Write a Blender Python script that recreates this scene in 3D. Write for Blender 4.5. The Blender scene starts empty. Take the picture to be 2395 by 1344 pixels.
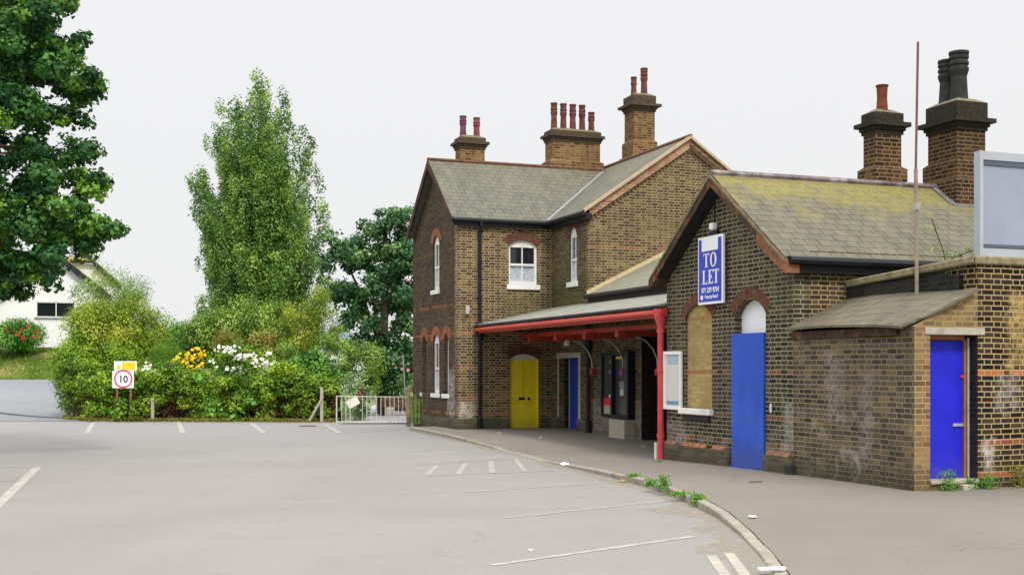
import bpy, bmesh, math, random
import numpy as np
from mathutils import Vector, noise
rad = math.radians
random.seed(7); RNG = np.random.default_rng(7)
SC = bpy.context.scene
COL = SC.collection
# ---------------------------------------------------------------- camera geometry
F = 2811.0; CX = 1197.5; HZ = 863.0; EYE = 1.66
TH = rad(20.5); CT, ST = math.cos(TH), math.sin(TH)
OX, OY = 4.486, 19.12          # front right corner of the small gabled block
def loc2w(u, v): return OX + u*CT - v*ST, OY + u*ST + v*CT
def at(px, py, Y):             # point at distance Y
    return ((px-CX)/F*Y, Y, EYE-(py-HZ)/F*Y)
def onz(px, py, z=0.0):        # point on a level plane
    Y = F*(EYE-z)/(py-HZ); return ((px-CX)/F*Y, Y)

# ---------------------------------------------------------------- object helpers
def tag(o, label=None, cat=None, group=None, kind=None):
    if label: o['label'] = label
    if cat: o['category'] = cat
    if group: o['group'] = group
    if kind: o['kind'] = kind
    return o
def empty(name, loc=(0, 0, 0), rz=0, label=None, cat=None, group=None):
    o = bpy.data.objects.new(name, None); COL.objects.link(o)
    o.location = loc; o.rotation_euler = (0, 0, rz); o.empty_display_size = .2
    return tag(o, label, cat, group)
def auto_uv(me):
    n = len(me.polygons)
    if not n: return
    while me.uv_layers: me.uv_layers.remove(me.uv_layers[0])
    uvl = me.uv_layers.new(name='UVMap')
    co = np.empty(len(me.vertices)*3, 'f'); me.vertices.foreach_get('co', co); co = co.reshape(-1, 3)
    nr = np.empty(n*3, 'f'); me.polygons.foreach_get('normal', nr); nr = nr.reshape(-1, 3)
    tot = np.empty(n, 'i'); me.polygons.foreach_get('loop_total', tot)
    vi = np.empty(len(me.loops), 'i'); me.loops.foreach_get('vertex_index', vi)
    nl = np.repeat(nr, tot, axis=0)
    t = np.stack([-nl[:, 1], nl[:, 0], np.zeros(len(nl))], 1)
    ln = np.linalg.norm(t, axis=1); flat = ln < 1e-3
    t[flat] = (1, 0, 0); ln[flat] = 1; t /= ln[:, None]
    b = np.cross(nl, t)
    s = np.where(b[:, 2] < -1e-4, -1.0, 1.0)[:, None]; b = b*s
    p = co[vi]
    uv = np.stack([(p*t).sum(1), (p*b).sum(1)], 1).astype('f')
    uvl.data.foreach_set('uv', uv.ravel())
def link_mesh(name, me, mat, parent=None, smooth=False):
    if mat: me.materials.append(mat)
    auto_uv(me)
    if smooth: me.polygons.foreach_set('use_smooth', [True]*len(me.polygons))
    o = bpy.data.objects.new(name, me); COL.objects.link(o)
    if parent: o.parent = parent
    return o
class MB:
    """collects shapes; f maps drawing coordinates to mesh coordinates"""
    def __init__(s, f=None): s.v = []; s.f = []; s.m = f or (lambda a, b, c: (a, b, c))
    def add(s, vs, fs):
        k = len(s.v); s.v += [s.m(*p) for p in vs]; s.f += [tuple(i+k for i in f) for f in fs]; return s
    def box(s, x0, y0, z0, x1, y1, z1):
        return s.add([(x0,y0,z0),(x1,y0,z0),(x1,y1,z0),(x0,y1,z0),(x0,y0,z1),(x1,y0,z1),(x1,y1,z1),(x0,y1,z1)],
                     [(0,3,2,1),(4,5,6,7),(0,1,5,4),(1,2,6,5),(2,3,7,6),(3,0,4,7)])
    def frust(s, x0, y0, z0, x1, y1, z1, e):   # box whose top is larger by e on each side
        return s.add([(x0,y0,z0),(x1,y0,z0),(x1,y1,z0),(x0,y1,z0),(x0-e,y0-e,z1),(x1+e,y0-e,z1),(x1+e,y1+e,z1),(x0-e,y1+e,z1)],
                     [(0,3,2,1),(4,5,6,7),(0,1,5,4),(1,2,6,5),(2,3,7,6),(3,0,4,7)])
    def prism(s, pts, d0, d1):                 # pts in (a, z), extruded along the middle axis
        n = len(pts)
        vs = [(a, d0, z) for a, z in pts]+[(a, d1, z) for a, z in pts]
        fs = [tuple(range(n)), tuple(range(2*n-1, n-1, -1))]
        fs += [(i, (i+1) % n + 0, (i+1) % n+n, i+n) for i in range(n)]
        return s.add(vs, fs)
    def slab(s, q, t):                         # four corners, thickened by t along z
        vs = [tuple(p) for p in q]+[(p[0], p[1], p[2]-t) for p in q]
        return s.add(vs, [(0,1,2,3),(7,6,5,4)]+[(i,(i+4),(i+1)%4+4,(i+1)%4) for i in range(4)])
    def tube(s, path, r, n=8, caps=True):
        P = [Vector(p) for p in path]; R = r if isinstance(r, (list, tuple)) else [r]*len(P)
        vs = []; fs = []; up = None
        for i, p in enumerate(P):
            d = (P[min(i+1, len(P)-1)]-P[max(i-1, 0)]).normalized()
            if up is None: up = Vector((0, 0, 1)) if abs(d.z) < .9 else Vector((1, 0, 0))
            a = d.cross(up)
            if a.length < 1e-4: a = d.cross(Vector((0, 1, 0)))
            a.normalize(); b = d.cross(a).normalized(); up = b.cross(d)*-1 if False else up
            for k in range(n):
                t = 2*math.pi*k/n; q = p+a*math.cos(t)*R[i]+b*math.sin(t)*R[i]; vs.append(tuple(q))
        for i in range(len(P)-1):
            for k in range(n):
                fs.append((i*n+k, i*n+(k+1) % n, (i+1)*n+(k+1) % n, (i+1)*n+k))
        if caps: fs += [tuple(range(n-1, -1, -1)), tuple((len(P)-1)*n+k for k in range(n))]
        return s.add(vs, fs)
    def lathe(s, cx, cy, prof, n=16):
        vs = []; fs = []
        for r, z in prof:
            for k in range(n):
                t = 2*math.pi*k/n; vs.append((cx+r*math.cos(t), cy+r*math.sin(t), z))
        for i in range(len(prof)-1):
            for k in range(n): fs.append((i*n+k, i*n+(k+1) % n, (i+1)*n+(k+1) % n, (i+1)*n+k))
        fs += [tuple(range(n-1, -1, -1)), tuple((len(prof)-1)*n+k for k in range(n))]
        return s.add(vs, fs)
    def build(s, name, mat, parent=None, smooth=False, bevel=0):
        me = bpy.data.meshes.new(name); me.from_pydata(s.v, [], s.f); me.update()
        bm = bmesh.new(); bm.from_mesh(me); bmesh.ops.recalc_face_normals(bm, faces=bm.faces[:])
        if bevel:
            bmesh.ops.bevel(bm, geom=[e for e in bm.edges if e.calc_face_angle(0) > .6], offset=bevel, segments=1, affect='EDGES')
        bm.to_mesh(me); bm.free()
        return link_mesh(name, me, mat, parent, smooth)
PU = lambda u0: (lambda a, d, z: (u0-d, a, z))     # drawing on a wall facing -u : a = v
PV = lambda v0: (lambda a, d, z: (a, v0-d, z))     # drawing on a wall facing -v : a = u
def wall(name, outline, holes, plane, c0, c1, mat, parent):
    cu = bpy.data.curves.new('tmp', 'CURVE'); cu.dimensions = '2D'; cu.fill_mode = 'BOTH'
    cu.extrude = abs(c1-c0)/2
    for pts in [outline]+holes:
        sp = cu.splines.new('POLY'); sp.points.add(len(pts)-1); sp.use_cyclic_u = True
        for q, (x, y) in zip(sp.points, pts): q.co = (x, y, 0, 1)
    ob = bpy.data.objects.new('tmp', cu); COL.objects.link(ob)
    bpy.context.view_layer.update()
    me = bpy.data.meshes.new_from_object(ob.evaluated_get(bpy.context.evaluated_depsgraph_get()))
    bpy.data.objects.remove(ob); bpy.data.curves.remove(cu)
    mid = (c0+c1)/2
    for v in me.vertices:
        x, y, z = v.co
        v.co = (mid+z, x, y) if plane == 'u' else (x, mid-z, y)
    me.materials.clear(); me.name = name; me.update()
    bm = bmesh.new(); bm.from_mesh(me); bmesh.ops.remove_doubles(bm, verts=bm.verts[:], dist=1e-5)
    bmesh.ops.recalc_face_normals(bm, faces=bm.faces[:]); bm.to_mesh(me); bm.free()
    return link_mesh(name, me, mat, parent)
def rect(x0, x1, z0, z1): return [(x0, z0), (x1, z0), (x1, z1), (x0, z1)]
def arc(x0, x1, zs, zt, n=10, off=0):
    h = zt-zs; w = (x1-x0)/2; R = (w*w+h*h)/(2*h); cz = zt-R; cx = (x0+x1)/2
    a = math.asin(min(1, w/R))
    if h > w: a = math.pi-a
    return [(cx+(R+off)*math.sin(a-2*a*i/n), cz+(R+off)*math.cos(a-2*a*i/n)) for i in range(n+1)]   # right to left
def archp(x0, x1, z0, zs, zt, n=10):
    return [(x0, z0), (x1, z0)]+arc(x0, x1, zs, zt, n)
def voussoirs(f, x0, x1, zs, zt, depth, n, proud=.012, back=.1, gap=.12):
    mb = MB(f); A = arc(x0, x1, zs, zt, n*4, 0); B = arc(x0, x1, zs, zt, n*4, depth)
    for i in range(n):
        lerp = lambda L, t: (lambda k, r: (L[k][0]*(1-r)+L[min(k+1, n*4)][0]*r, L[k][1]*(1-r)+L[min(k+1, n*4)][1]*r))(int(t), t-int(t))
        t0 = i*4+gap*2; t1 = i*4+4-gap*2
        mb.prism([lerp(A, t0), lerp(A, t1), lerp(B, t1), lerp(B, t0)], proud, -back)
    return mb

# ---------------------------------------------------------------- materials
class NT:
    def __init__(s, name):
        s.mat = bpy.data.materials.new(name); s.mat.use_nodes = True; s.t = s.mat.node_tree
        s.b = s.t.nodes['Principled BSDF']; s.b.inputs['Roughness'].default_value = .8
        s.b.inputs['Specular IOR Level'].default_value = .25
    def n(s, ty, **kw):
        nd = s.t.nodes.new(ty)
        for k, v in kw.items(): setattr(nd, k, v)
        return nd
    def set(s, inp, v):
        if hasattr(v, 'is_output'): s.t.links.new(v, inp)
        else: inp.default_value = v
    def math(s, op, a, b=0, c=0, clamp=False):
        nd = s.n('ShaderNodeMath', operation=op, use_clamp=clamp)
        s.set(nd.inputs[0], a); s.set(nd.inputs[1], b); s.set(nd.inputs[2], c); return nd.outputs[0]
    def mix(s, f, a, b, bt='MIX'):
        nd = s.n('ShaderNodeMix', data_type='RGBA', blend_type=bt); s.set(nd.inputs[0], f)
        s.set(nd.inputs[6], a if hasattr(a, 'is_output') or len(a) == 4 else (*a, 1))
        s.set(nd.inputs[7], b if hasattr(b, 'is_output') or len(b) == 4 else (*b, 1)); return nd.outputs[2]
    def noise(s, vec, scale, detail=3, rough=.55, dist=0):
        nd = s.n('ShaderNodeTexNoise'); nd.inputs['Scale'].default_value = scale
        nd.inputs['Detail'].default_value = detail; nd.inputs['Roughness'].default_value = rough
        nd.inputs['Distortion'].default_value = dist
        if vec is not None: s.set(nd.inputs['Vector'], vec)
        return nd.outputs['Fac']
    def ramp(s, f, stops):
        nd = s.n('ShaderNodeValToRGB'); s.set(nd.inputs[0], f); e = nd.color_ramp.elements
        while len(e) < len(stops): e.new(.5)
        for el, (p, c) in zip(e, stops): el.position = p; el.color = (*c, 1) if len(c) == 3 else c
        return nd.outputs[0]
    def step(s, f, a, b):
        nd = s.n('ShaderNodeMapRange', clamp=True); s.set(nd.inputs[0], f)
        nd.inputs[1].default_value = a; nd.inputs[2].default_value = b; return nd.outputs[0]
    def obj(s): return s.n('ShaderNodeTexCoord').outputs['Object']
    def uv(s): return s.n('ShaderNodeTexCoord').outputs['UV']
    def bump(s, h, strength=.3, dist=.01):
        nd = s.n('ShaderNodeBump'); nd.inputs['Strength'].default_value = strength; nd.inputs['Distance'].default_value = dist
        s.set(nd.inputs['Height'], h); s.t.links.new(nd.outputs[0], s.b.inputs['Normal'])
    def col(s, c): s.set(s.b.inputs['Base Color'], c); return s.mat
def plain(name, c, rough=.6, var=.15, scale=6, metal=0, spec=.25, dirt=None, foot=0):
    m = NT(name); o = m.obj()
    k = m.noise(o, scale, 4); f = m.step(k, .3, .7)
    lo = tuple(x*(1-var) for x in c); hi = tuple(min(1, x*(1+var)) for x in c)
    cc = m.mix(f, lo, hi)
    if dirt:
        cc = m.mix(m.step(m.noise(o, scale*.35, 5, .65), .52, .75), cc, dirt)
    if foot:
        sz = m.n('ShaderNodeSeparateXYZ'); m.set(sz.inputs[0], o)
        g = m.math('ADD', m.step(sz.outputs[2], .75, .0), m.math('MULTIPLY', m.math('SUBTRACT', m.noise(o, 7, 5, .75), .5), 1.2))
        cc = m.mix(m.math('MULTIPLY', m.step(g, .35, 1.1), foot), cc, (.11, .095, .08))
        mp = m.n('ShaderNodeMapping'); m.set(mp.inputs[0], o); mp.inputs['Scale'].default_value = (9, 9, .7)
        cc = m.mix(m.math('MULTIPLY', m.step(m.noise(mp.outputs[0], 2.5, 4, .7), .5, .8), foot*.45), cc, tuple(x*.5+.02 for x in c))
    m.b.inputs['Roughness'].default_value = rough; m.b.inputs['Metallic'].default_value = metal
    m.b.inputs['Specular IOR Level'].default_value = spec
    return m.col(cc)
def brick(name, cols, mortar, bands=(), patches=(), grime=.5, grimecol=(.03, .027, .02), mort=.011, row=.075, per=.338, bandcol=(.42, .13, .05), lime=.0, splash=.5, moss=0.):
    m = NT(name); uv = m.uv(); o = m.obj()
    sx = m.n('ShaderNodeSeparateXYZ'); m.set(sx.inputs[0], uv); X, Y = sx.outputs[0], sx.outputs[1]
    # slight waviness of courses
    w = m.math('MULTIPLY', m.math('SUBTRACT', m.noise(o, 1.3, 2), .5), .03)
    w2 = m.math('MULTIPLY', m.math('SUBTRACT', m.noise(o, 30, 1), .5), .007)
    Yw = m.math('ADD', m.math('ADD', Y, w), w2)
    r = m.math('DIVIDE', Yw, row); ri = m.math('FLOOR', r); rf = m.math('FRACT', r)
    par = m.math('MULTIPLY', m.math('FLOORED_MODULO', ri, 2), .5)
    x = m.math('ADD', m.math('DIVIDE', m.math('ADD', X, w2), per), par); xi = m.math('FLOOR', x); xf = m.math('FRACT', x)
    head = m.math('LESS_THAN', xf, .36)
    mm = mort/row; ey = m.math('MINIMUM', rf, m.math('SUBTRACT', 1, rf))
    # distance to nearest vertical joint at 0, .36 and 1
    ex = m.math('MINIMUM', m.math('MINIMUM', xf, m.math('SUBTRACT', 1, xf)), m.math('ABSOLUTE', m.math('SUBTRACT', xf, .36)))
    dx = m.math('MULTIPLY', ex, per); dy = m.math('MULTIPLY', ey, row)
    d = m.math('MINIMUM', dx, dy)
    mask = m.step(d, mort*.75, mort*.4)            # 1 in the joint
    cid = m.n('ShaderNodeCombineXYZ'); m.set(cid.inputs[0], xi); m.set(cid.inputs[1], ri); m.set(cid.inputs[2], head)
    wn = m.n('ShaderNodeTexWhiteNoise', noise_dimensions='3D'); m.set(wn.inputs[0], cid.outputs[0])
    rnd = wn.outputs['Value']
    big = m.noise(o, 1.1, 4, .6)
    val = m.math('ADD', m.math('MULTIPLY', rnd, .72), m.math('MULTIPLY', m.math('SUBTRACT', big, .38), 1.25))
    st = [(i/(len(cols)-1)*.96+.02, c) for i, c in enumerate(cols)]
    bc = m.ramp(val, st)
    bc = m.mix(m.math('MULTIPLY', m.step(m.noise(o, 55, 3, .7), .35, .7), .35), bc, tuple(c*.45 for c in cols[len(cols)//2]))
    sz = m.n('ShaderNodeSeparateXYZ'); m.set(sz.inputs[0], o); Z = sz.outputs[2]
    Zw = m.math('ADD', Z, w)
    for z0, n, a in bands:
        z0 = round(z0/row)*row
        q = m.math('MULTIPLY', m.math('GREATER_THAN', Zw, z0), m.math('LESS_THAN', Zw, z0+row*n))
        q = m.math('MULTIPLY', q, m.math('MULTIPLY', a, m.math('ADD', m.math('MULTIPLY', m.math('GREATER_THAN', rnd, .22), .85), .15)))
        bc = m.mix(q, bc, bandcol)
    mc = m.mix(m.step(big, .35, .65), mortar, tuple(c*.72 for c in mortar))
    cc = m.mix(mask, bc, mc)
    g = m.math('MULTIPLY', m.step(m.noise(o, .7, 5, .65, .4), .45, .7), grime)
    cc = m.mix(g, cc, grimecol)
    if lime:
        l = m.step(m.noise(o, 2.2, 5, .7, .6), .55, .72)
        l = m.math('MULTIPLY', l, m.math('MULTIPLY', m.step(Z, 1.6, .2), lime))
        cc = m.mix(l, cc, (.42, .38, .36))
    if moss:
        l = m.math('MULTIPLY', m.step(m.noise(o, 4, 4, .7), .35, .6), m.math('MULTIPLY', m.step(Z, .5, .0), moss))
        cc = m.mix(l, cc, (.08, .08, .03))
    if splash:
        cc = m.mix(m.math('MULTIPLY', m.step(Z, .35, -.05), splash), cc, (.05, .045, .035))
    for (ax, a0, a1, z0, z1, c, k) in patches:     # stains and paint with a shape of their own
        A = sz.outputs[0 if ax == 'u' else 1]; sf = .06
        nz = m.math('MULTIPLY', m.math('SUBTRACT', m.noise(o, 5, 5, .75), .5), .75)
        q = m.math('MULTIPLY', m.step(m.math('ADD', A, nz), a0-sf, a0+sf), m.step(m.math('ADD', A, nz), a1+sf, a1-sf))
        q = m.math('MULTIPLY', q, m.math('MULTIPLY', m.step(m.math('ADD', Z, nz), z0-sf, z0+sf), m.step(m.math('ADD', Z, nz), z1+sf, z1-sf)))
        q = m.math('MULTIPLY', q, m.math('MULTIPLY', m.math('MULTIPLY', m.step(m.noise(o, 14, 3, .7), .3, .6), m.math('ADD', .45, m.math('MULTIPLY', rnd, .55))), k))
        cc = m.mix(q, cc, c)
    m.b.inputs['Roughness'].default_value = .92; m.b.inputs['Specular IOR Level'].default_value = .12
    h = m.math('SUBTRACT', m.math('MULTIPLY', rnd, .25), mask)
    m.bump(m.math('ADD', h, m.math('MULTIPLY', m.noise(o, 60, 3), .5)), .5, .006)
    return m.col(cc)
def slate(name, c0, c1, lichen=None, rowh=.19, wid=.26, streak=.5):
    m = NT(name); uv = m.uv(); o = m.obj()
    bt = m.n('ShaderNodeTexBrick'); m.set(bt.inputs['Vector'], uv)
    bt.inputs['Scale'].default_value = 1; bt.inputs['Brick Width'].default_value = wid; bt.inputs['Row Height'].default_value = rowh
    bt.inputs['Mortar Size'].default_value = .011; bt.inputs['Mortar Smooth'].default_value = .3
    bt.inputs['Color1'].default_value = (*c0, 1); bt.inputs['Color2'].default_value = (*c1, 1)
    bt.inputs['Mortar'].default_value = (*[c*.45 for c in c0], 1)
    cc = bt.outputs['Color']
    mp = m.n('ShaderNodeMapping'); m.set(mp.inputs[0], uv); mp.inputs['Scale'].default_value = (1.2, .35, 1)
    k = m.step(m.noise(mp.outputs[0], 3, 5, .65), .4, .7)
    cc = m.mix(m.math('MULTIPLY', k, streak), cc, tuple(c*1.45 for c in c1))
    cc = m.mix(m.math('MULTIPLY', m.step(m.noise(uv, 28, 3, .7), .5, .75), .4), cc, tuple(c*.55 for c in c0))
    if lichen:
        z0, z1, lc, amt = lichen
        sz = m.n('ShaderNodeSeparateXYZ'); m.set(sz.inputs[0], o)
        q = m.math('ADD', m.step(sz.outputs[2], z0, z1), m.math('MULTIPLY', m.math('SUBTRACT', m.noise(o, 1.6, 5, .65), .5), 2.2))
        q = m.math('MULTIPLY', m.step(q, .45, 1.0), m.step(m.noise(o, 16, 4, .7), .3, .6))
        cc = m.mix(m.math('MULTIPLY', q, amt), cc, lc)
    m.b.inputs['Roughness'].default_value = .75
    m.bump(m.math('ADD', m.math('MULTIPLY', bt.outputs['Fac'], -1), m.math('MULTIPLY', m.noise(uv, 20, 3), .8)), .5, .01)
    return m.col(cc)
def leafmat(name, dark, mid, light, trans=.22):
    m = NT(name); at_ = m.n('ShaderNodeAttribute', attribute_name='tint')
    sat = lambda c, k: tuple(min(.7, max(.01, x*k+(x-sum(c)/3)*.35)) for x in c)
    cc = m.ramp(at_.outputs['Fac'], [(0, sat(dark, 1.15)), (.5, sat(mid, 1.55)), (1, sat(light, 1.6))])
    m.b.inputs['Roughness'].default_value = .55; m.b.inputs['Specular IOR Level'].default_value = .3
    m.col(cc)
    tr = m.n('ShaderNodeBsdfTranslucent'); m.set(tr.inputs[0], m.mix(1, cc, (1.0, 1.0, .45), 'MULTIPLY'))
    mx = m.n('ShaderNodeMixShader'); mx.inputs[0].default_value = trans
    m.t.links.new(m.b.outputs[0], mx.inputs[1]); m.t.links.new(tr.outputs[0], mx.inputs[2])
    m.t.links.new(mx.outputs[0], m.t.nodes['Material Output'].inputs[0]); return m.mat

YM = (.44, .345, .165)
DKB = [(.022, .017, .018), (.05, .033, .028), (.085, .055, .038), (.15, .095, .045)]
B_gable = brick('brick_gable', [(.02, .018, .02), (.042, .036, .03), (.075, .062, .042), (.125, .105, .05)], (.40, .37, .225),
    bands=[(1.58, 1, .35), (.82, 1, .3), (.37, 1, .4)], grime=.3, lime=.55, moss=.4,
    patches=[('v', -.1, .32, .2, 1.15, (.40, .38, .36), .75), ('v', 3.5, 4.3, .22, .62, (.33, .30, .27), .8)])
B_flank = brick('brick_flank', DKB, YM, grime=.12, mort=.0145, bands=[(3.35, 1, .4)])
B_wing = brick('brick_house_front', [(.035, .02, .02), (.075, .045, .03), (.155, .105, .052), (.26, .19, .085)], (.56, .455, .26),
    bands=[(5.83, 2, .35), (2.64, 1, .55), (1.62, 1, .45), (.85, 1, .45), (.34, 1, .6)], grime=.22, mort=.011, lime=.35, moss=.5,
    patches=[('u', -.62, -.15, .3, .75, (.6, .57, .5), .8), ('u', .6, 2.2, 3.0, 3.75, (.06, .07, .03), .8)])
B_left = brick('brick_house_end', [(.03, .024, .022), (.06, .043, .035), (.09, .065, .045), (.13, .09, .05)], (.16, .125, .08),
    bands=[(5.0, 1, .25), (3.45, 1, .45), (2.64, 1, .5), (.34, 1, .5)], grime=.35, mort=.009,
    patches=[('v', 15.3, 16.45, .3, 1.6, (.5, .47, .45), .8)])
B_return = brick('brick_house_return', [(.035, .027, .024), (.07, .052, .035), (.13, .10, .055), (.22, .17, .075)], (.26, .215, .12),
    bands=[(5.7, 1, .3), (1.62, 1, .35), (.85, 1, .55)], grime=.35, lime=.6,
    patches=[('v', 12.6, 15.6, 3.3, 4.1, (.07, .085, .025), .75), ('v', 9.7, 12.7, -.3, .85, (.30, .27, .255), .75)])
B_big = brick('brick_big_gable', [(.04, .027, .023), (.085, .055, .035), (.15, .103, .052), (.24, .175, .08)], (.48, .385, .225),
    bands=[(4.9, 1, .35)], grime=.25, mort=.010)
B_shed = brick('brick_shed_side', [(.04, .035, .036), (.085, .067, .057), (.13, .10, .078), (.23, .165, .085)], (.33, .28, .15),
    grime=.35, lime=.9, moss=.6, mort=.011,
    patches=[('v', -1.3, -.9, .9, 1.9, (.34, .30, .30), .6), ('v', -2.0, -1.7, .3, 1.6, (.34, .30, .30), .45)])
B_wallr = brick('brick_tall_wall', [(.01, .009, .012), (.02, .016, .018), (.05, .034, .026), (.14, .085, .035)], (.45, .335, .145),
    bands=[(1.575, 1, .95), (.6, 1, .5), (.15, 1, .9)], grime=.15, mort=.0135, moss=.3,
    patches=[('u', 1.15, 1.32, .2, .66, (.55, .52, .48), .95), ('u', 1.62, 2.6, 1.7, 2.75, (.46, .33, .13), .95), ('u', 1.4, 1.8, 1.1, 1.6, (.5, .47, .45), .45)])
B_shedf = brick('brick_shed_front', [(.08, .05, .035), (.17, .11, .06), (.25, .17, .09), (.34, .22, .1)], (.48, .36, .16),
    grime=.15, mort=.011)
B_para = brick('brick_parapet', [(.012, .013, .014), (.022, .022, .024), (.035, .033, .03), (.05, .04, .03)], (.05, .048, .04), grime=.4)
B_chim = brick('brick_chimney', [(.05, .026, .018), (.12, .06, .032), (.20, .115, .05), (.28, .18, .08)], (.38, .27, .13), grime=.25, splash=0)
B_chimd = brick('brick_chimney_sooty', [(.02, .014, .012), (.045, .024, .018), (.09, .04, .022), (.19, .10, .04)], (.32, .24, .12), grime=.45, splash=0)
B_yel = brick('brick_infill', [(.28, .2, .08), (.36, .26, .1), (.42, .31, .13), (.5, .37, .17)], (.42, .33, .15), bands=[(1.58, 1, .85), (2.55, 1, .6)],
    grime=.12, mort=.008, bandcol=(.36, .13, .07), splash=0)
B_red = plain('red_arch_brick', (.125, .055, .035), .9, .45, 9)
B_orange = brick('orange_verge_brick', [(.24, .10, .055), (.34, .16, .085), (.42, .24, .14), (.46, .32, .22)], (.46, .38, .28), grime=.05, mort=.008, splash=0)
B_dentil = plain('dentil_brick', (.10, .06, .035), .9, .5, 14)
M_slate1 = slate('slate_house', (.115, .112, .088), (.15, .145, .112), lichen=(5.4, 8.5, (.24, .22, .1), .25), streak=.45)
M_slate2 = slate('slate_station', (.115, .105, .075), (.15, .137, .097), lichen=(3.85, 4.9, (.26, .22, .035), .8), streak=.45)
M_slate3 = slate('slate_canopy', (.18, .178, .15), (.26, .255, .215), lichen=(2.8, 3.6, (.13, .15, .05), .5), rowh=.22)
M_slate4 = slate('slate_shed', (.11, .098, .068), (.15, .13, .09), rowh=.26, wid=.5, streak=.5)
M_black = plain('black_paint', (.012, .013, .017), .45, .3, 8)
M_blackold = plain('old_black_paint', (.022, .02, .02), .6, .4, 8)
M_barge = plain('weathered_bargeboard', (.06, .038, .026), .85, .4, 7, dirt=(.34, .13, .05))
M_bargeo = plain('rust_brown_board', (.22, .095, .045), .85, .4, 9, dirt=(.1, .06, .04))
M_red = plain('red_paint', (.50, .05, .035), .4, .12, 5, spec=.4)
M_redpost = plain('red_post_paint', (.50, .055, .06), .5, .2, 5, spec=.4)
M_redd = plain('faded_red_paint', (.40, .05, .03), .6, .2, 5)
M_white = plain('white_paint', (.78, .78, .76), .5, .05, 4, dirt=(.55, .54, .5))
M_stone = plain('pale_stone', (.5, .46, .38), .85, .15, 12, dirt=(.25, .22, .16))
M_stoned = plain('mossy_coping_stone', (.23, .195, .115), .9, .35, 9, dirt=(.09, .085, .04))
M_lead = plain('lead_flashing', (.27, .28, .30), .55, .15, 10)
M_mortar = plain('mortar_fillet', (.52, .43, .25), .9, .15, 12)
M_yellow = plain('yellow_door_paint', (.85, .68, .02), .4, .08, 5, spec=.4, foot=.35)
M_blue1 = plain('blue_board_paint', (.025, .085, .50), .5, .1, 2.5, dirt=(.04, .12, .55), foot=.4)
M_blue2 = plain('deep_blue_paint', (.016, .018, .55), .5, .12, 4, foot=.4)
M_blue3 = plain('blue_door_paint', (.02, .05, .42), .5, .08, 4)
M_sign = plain('sign_blue', (.03, .06, .52), .4, .25, 1.3, dirt=(.12, .2, .62))
M_signw = plain('sign_white', (.82, .82, .84), .4, .03, 5)
M_cream = plain('cream_board', (.66, .63, .56), .5, .05, 5)
M_poster = plain('poster_paper', (.62, .61, .57), .6, .04, 3)
M_pblue = plain('poster_pale_blue', (.34, .47, .54), .6, .1, 5)
M_pblue2 = plain('poster_blue', (.16, .28, .42), .6, .1, 5)
M_pot = plain('terracotta_pot', (.13, .048, .038), .8, .45, 9, dirt=(.035, .02, .03))
M_potp = plain('pink_clay_pot', (.20, .055, .06), .8, .3, 9, dirt=(.2, .05, .06))
M_potd = plain('sooty_pot', (.028, .03, .028), .85, .4, 9)
M_potr = plain('red_clay_pot', (.14, .04, .018), .8, .3, 8, dirt=(.06, .03, .02))
M_flaunch = plain('chimney_flaunching', (.16, .135, .075), .95, .4, 12)
M_corb = plain('sooty_corbel', (.075, .055, .036), .95, .45, 20)
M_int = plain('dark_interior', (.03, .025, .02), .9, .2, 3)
M_int2 = plain('interior_wall', (.028, .022, .017), .9, .3, 3)  # wall colour darkened to stand in for shade inside the entrance
M_conc = plain('concrete', (.40, .37, .30), .9, .12, 15, dirt=(.25, .22, .16))
M_grey = plain('blue_grey_sheet_metal', (.29, .32, .41), .5, .07, 2, spec=.3)
M_greyl = plain('pale_grey_trim', (.38, .41, .45), .5, .06, 3)
M_greyd = plain('dark_grey_line', (.09, .11, .14), .6, .1, 3)
M_wood = plain('weathered_wood', (.25, .2, .12), .9, .3, 12, dirt=(.12, .13, .06))
M_woodg = plain('mossy_green_wood', (.12, .17, .045), .9, .5, 8, dirt=(.05, .06, .03))
M_frame = plain('brown_door_frame', (.30, .13, .05), .7, .2, 8)
M_mast = plain('rusty_mast', (.28, .22, .17), .7, .3, 6, dirt=(.34, .12, .08))
M_galv = plain('galvanised_metal', (.42, .42, .40), .5, .15, 10, metal=.3)
M_curt = plain('net_curtain', (.42, .46, .52), .9, .25, 12)
M_yl = plain('signal_yellow', (.80, .58, .02), .5, .05, 5)
M_dk = plain('sign_dark', (.02, .02, .035), .5, .05, 5)
M_rs = plain('sign_red', (.62, .03, .06), .5, .06, 5)
M_bark = plain('bark', (.085, .065, .045), .95, .4, 10)
M_rend = plain('white_render', (.80, .80, .79), .8, .03, 1.5)
def glassmat(name, c=(.012, .014, .018)):
    m = NT(name); m.b.inputs['Roughness'].default_value = .06; m.b.inputs['Specular IOR Level'].default_value = .6
    return m.col((*c, 1))
M_glass = glassmat('window_glass'); M_glassc = glassmat('case_glass', (.05, .055, .06))

# ================================================================= STATION HOUSE (two storeys)
ROOT = (OX, OY, 0)
house = empty('station_house', ROOT, TH, 'two storey brown brick station house with slate roofs, three chimneys and a yellow door', 'house')
EZ = 6.0
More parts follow.
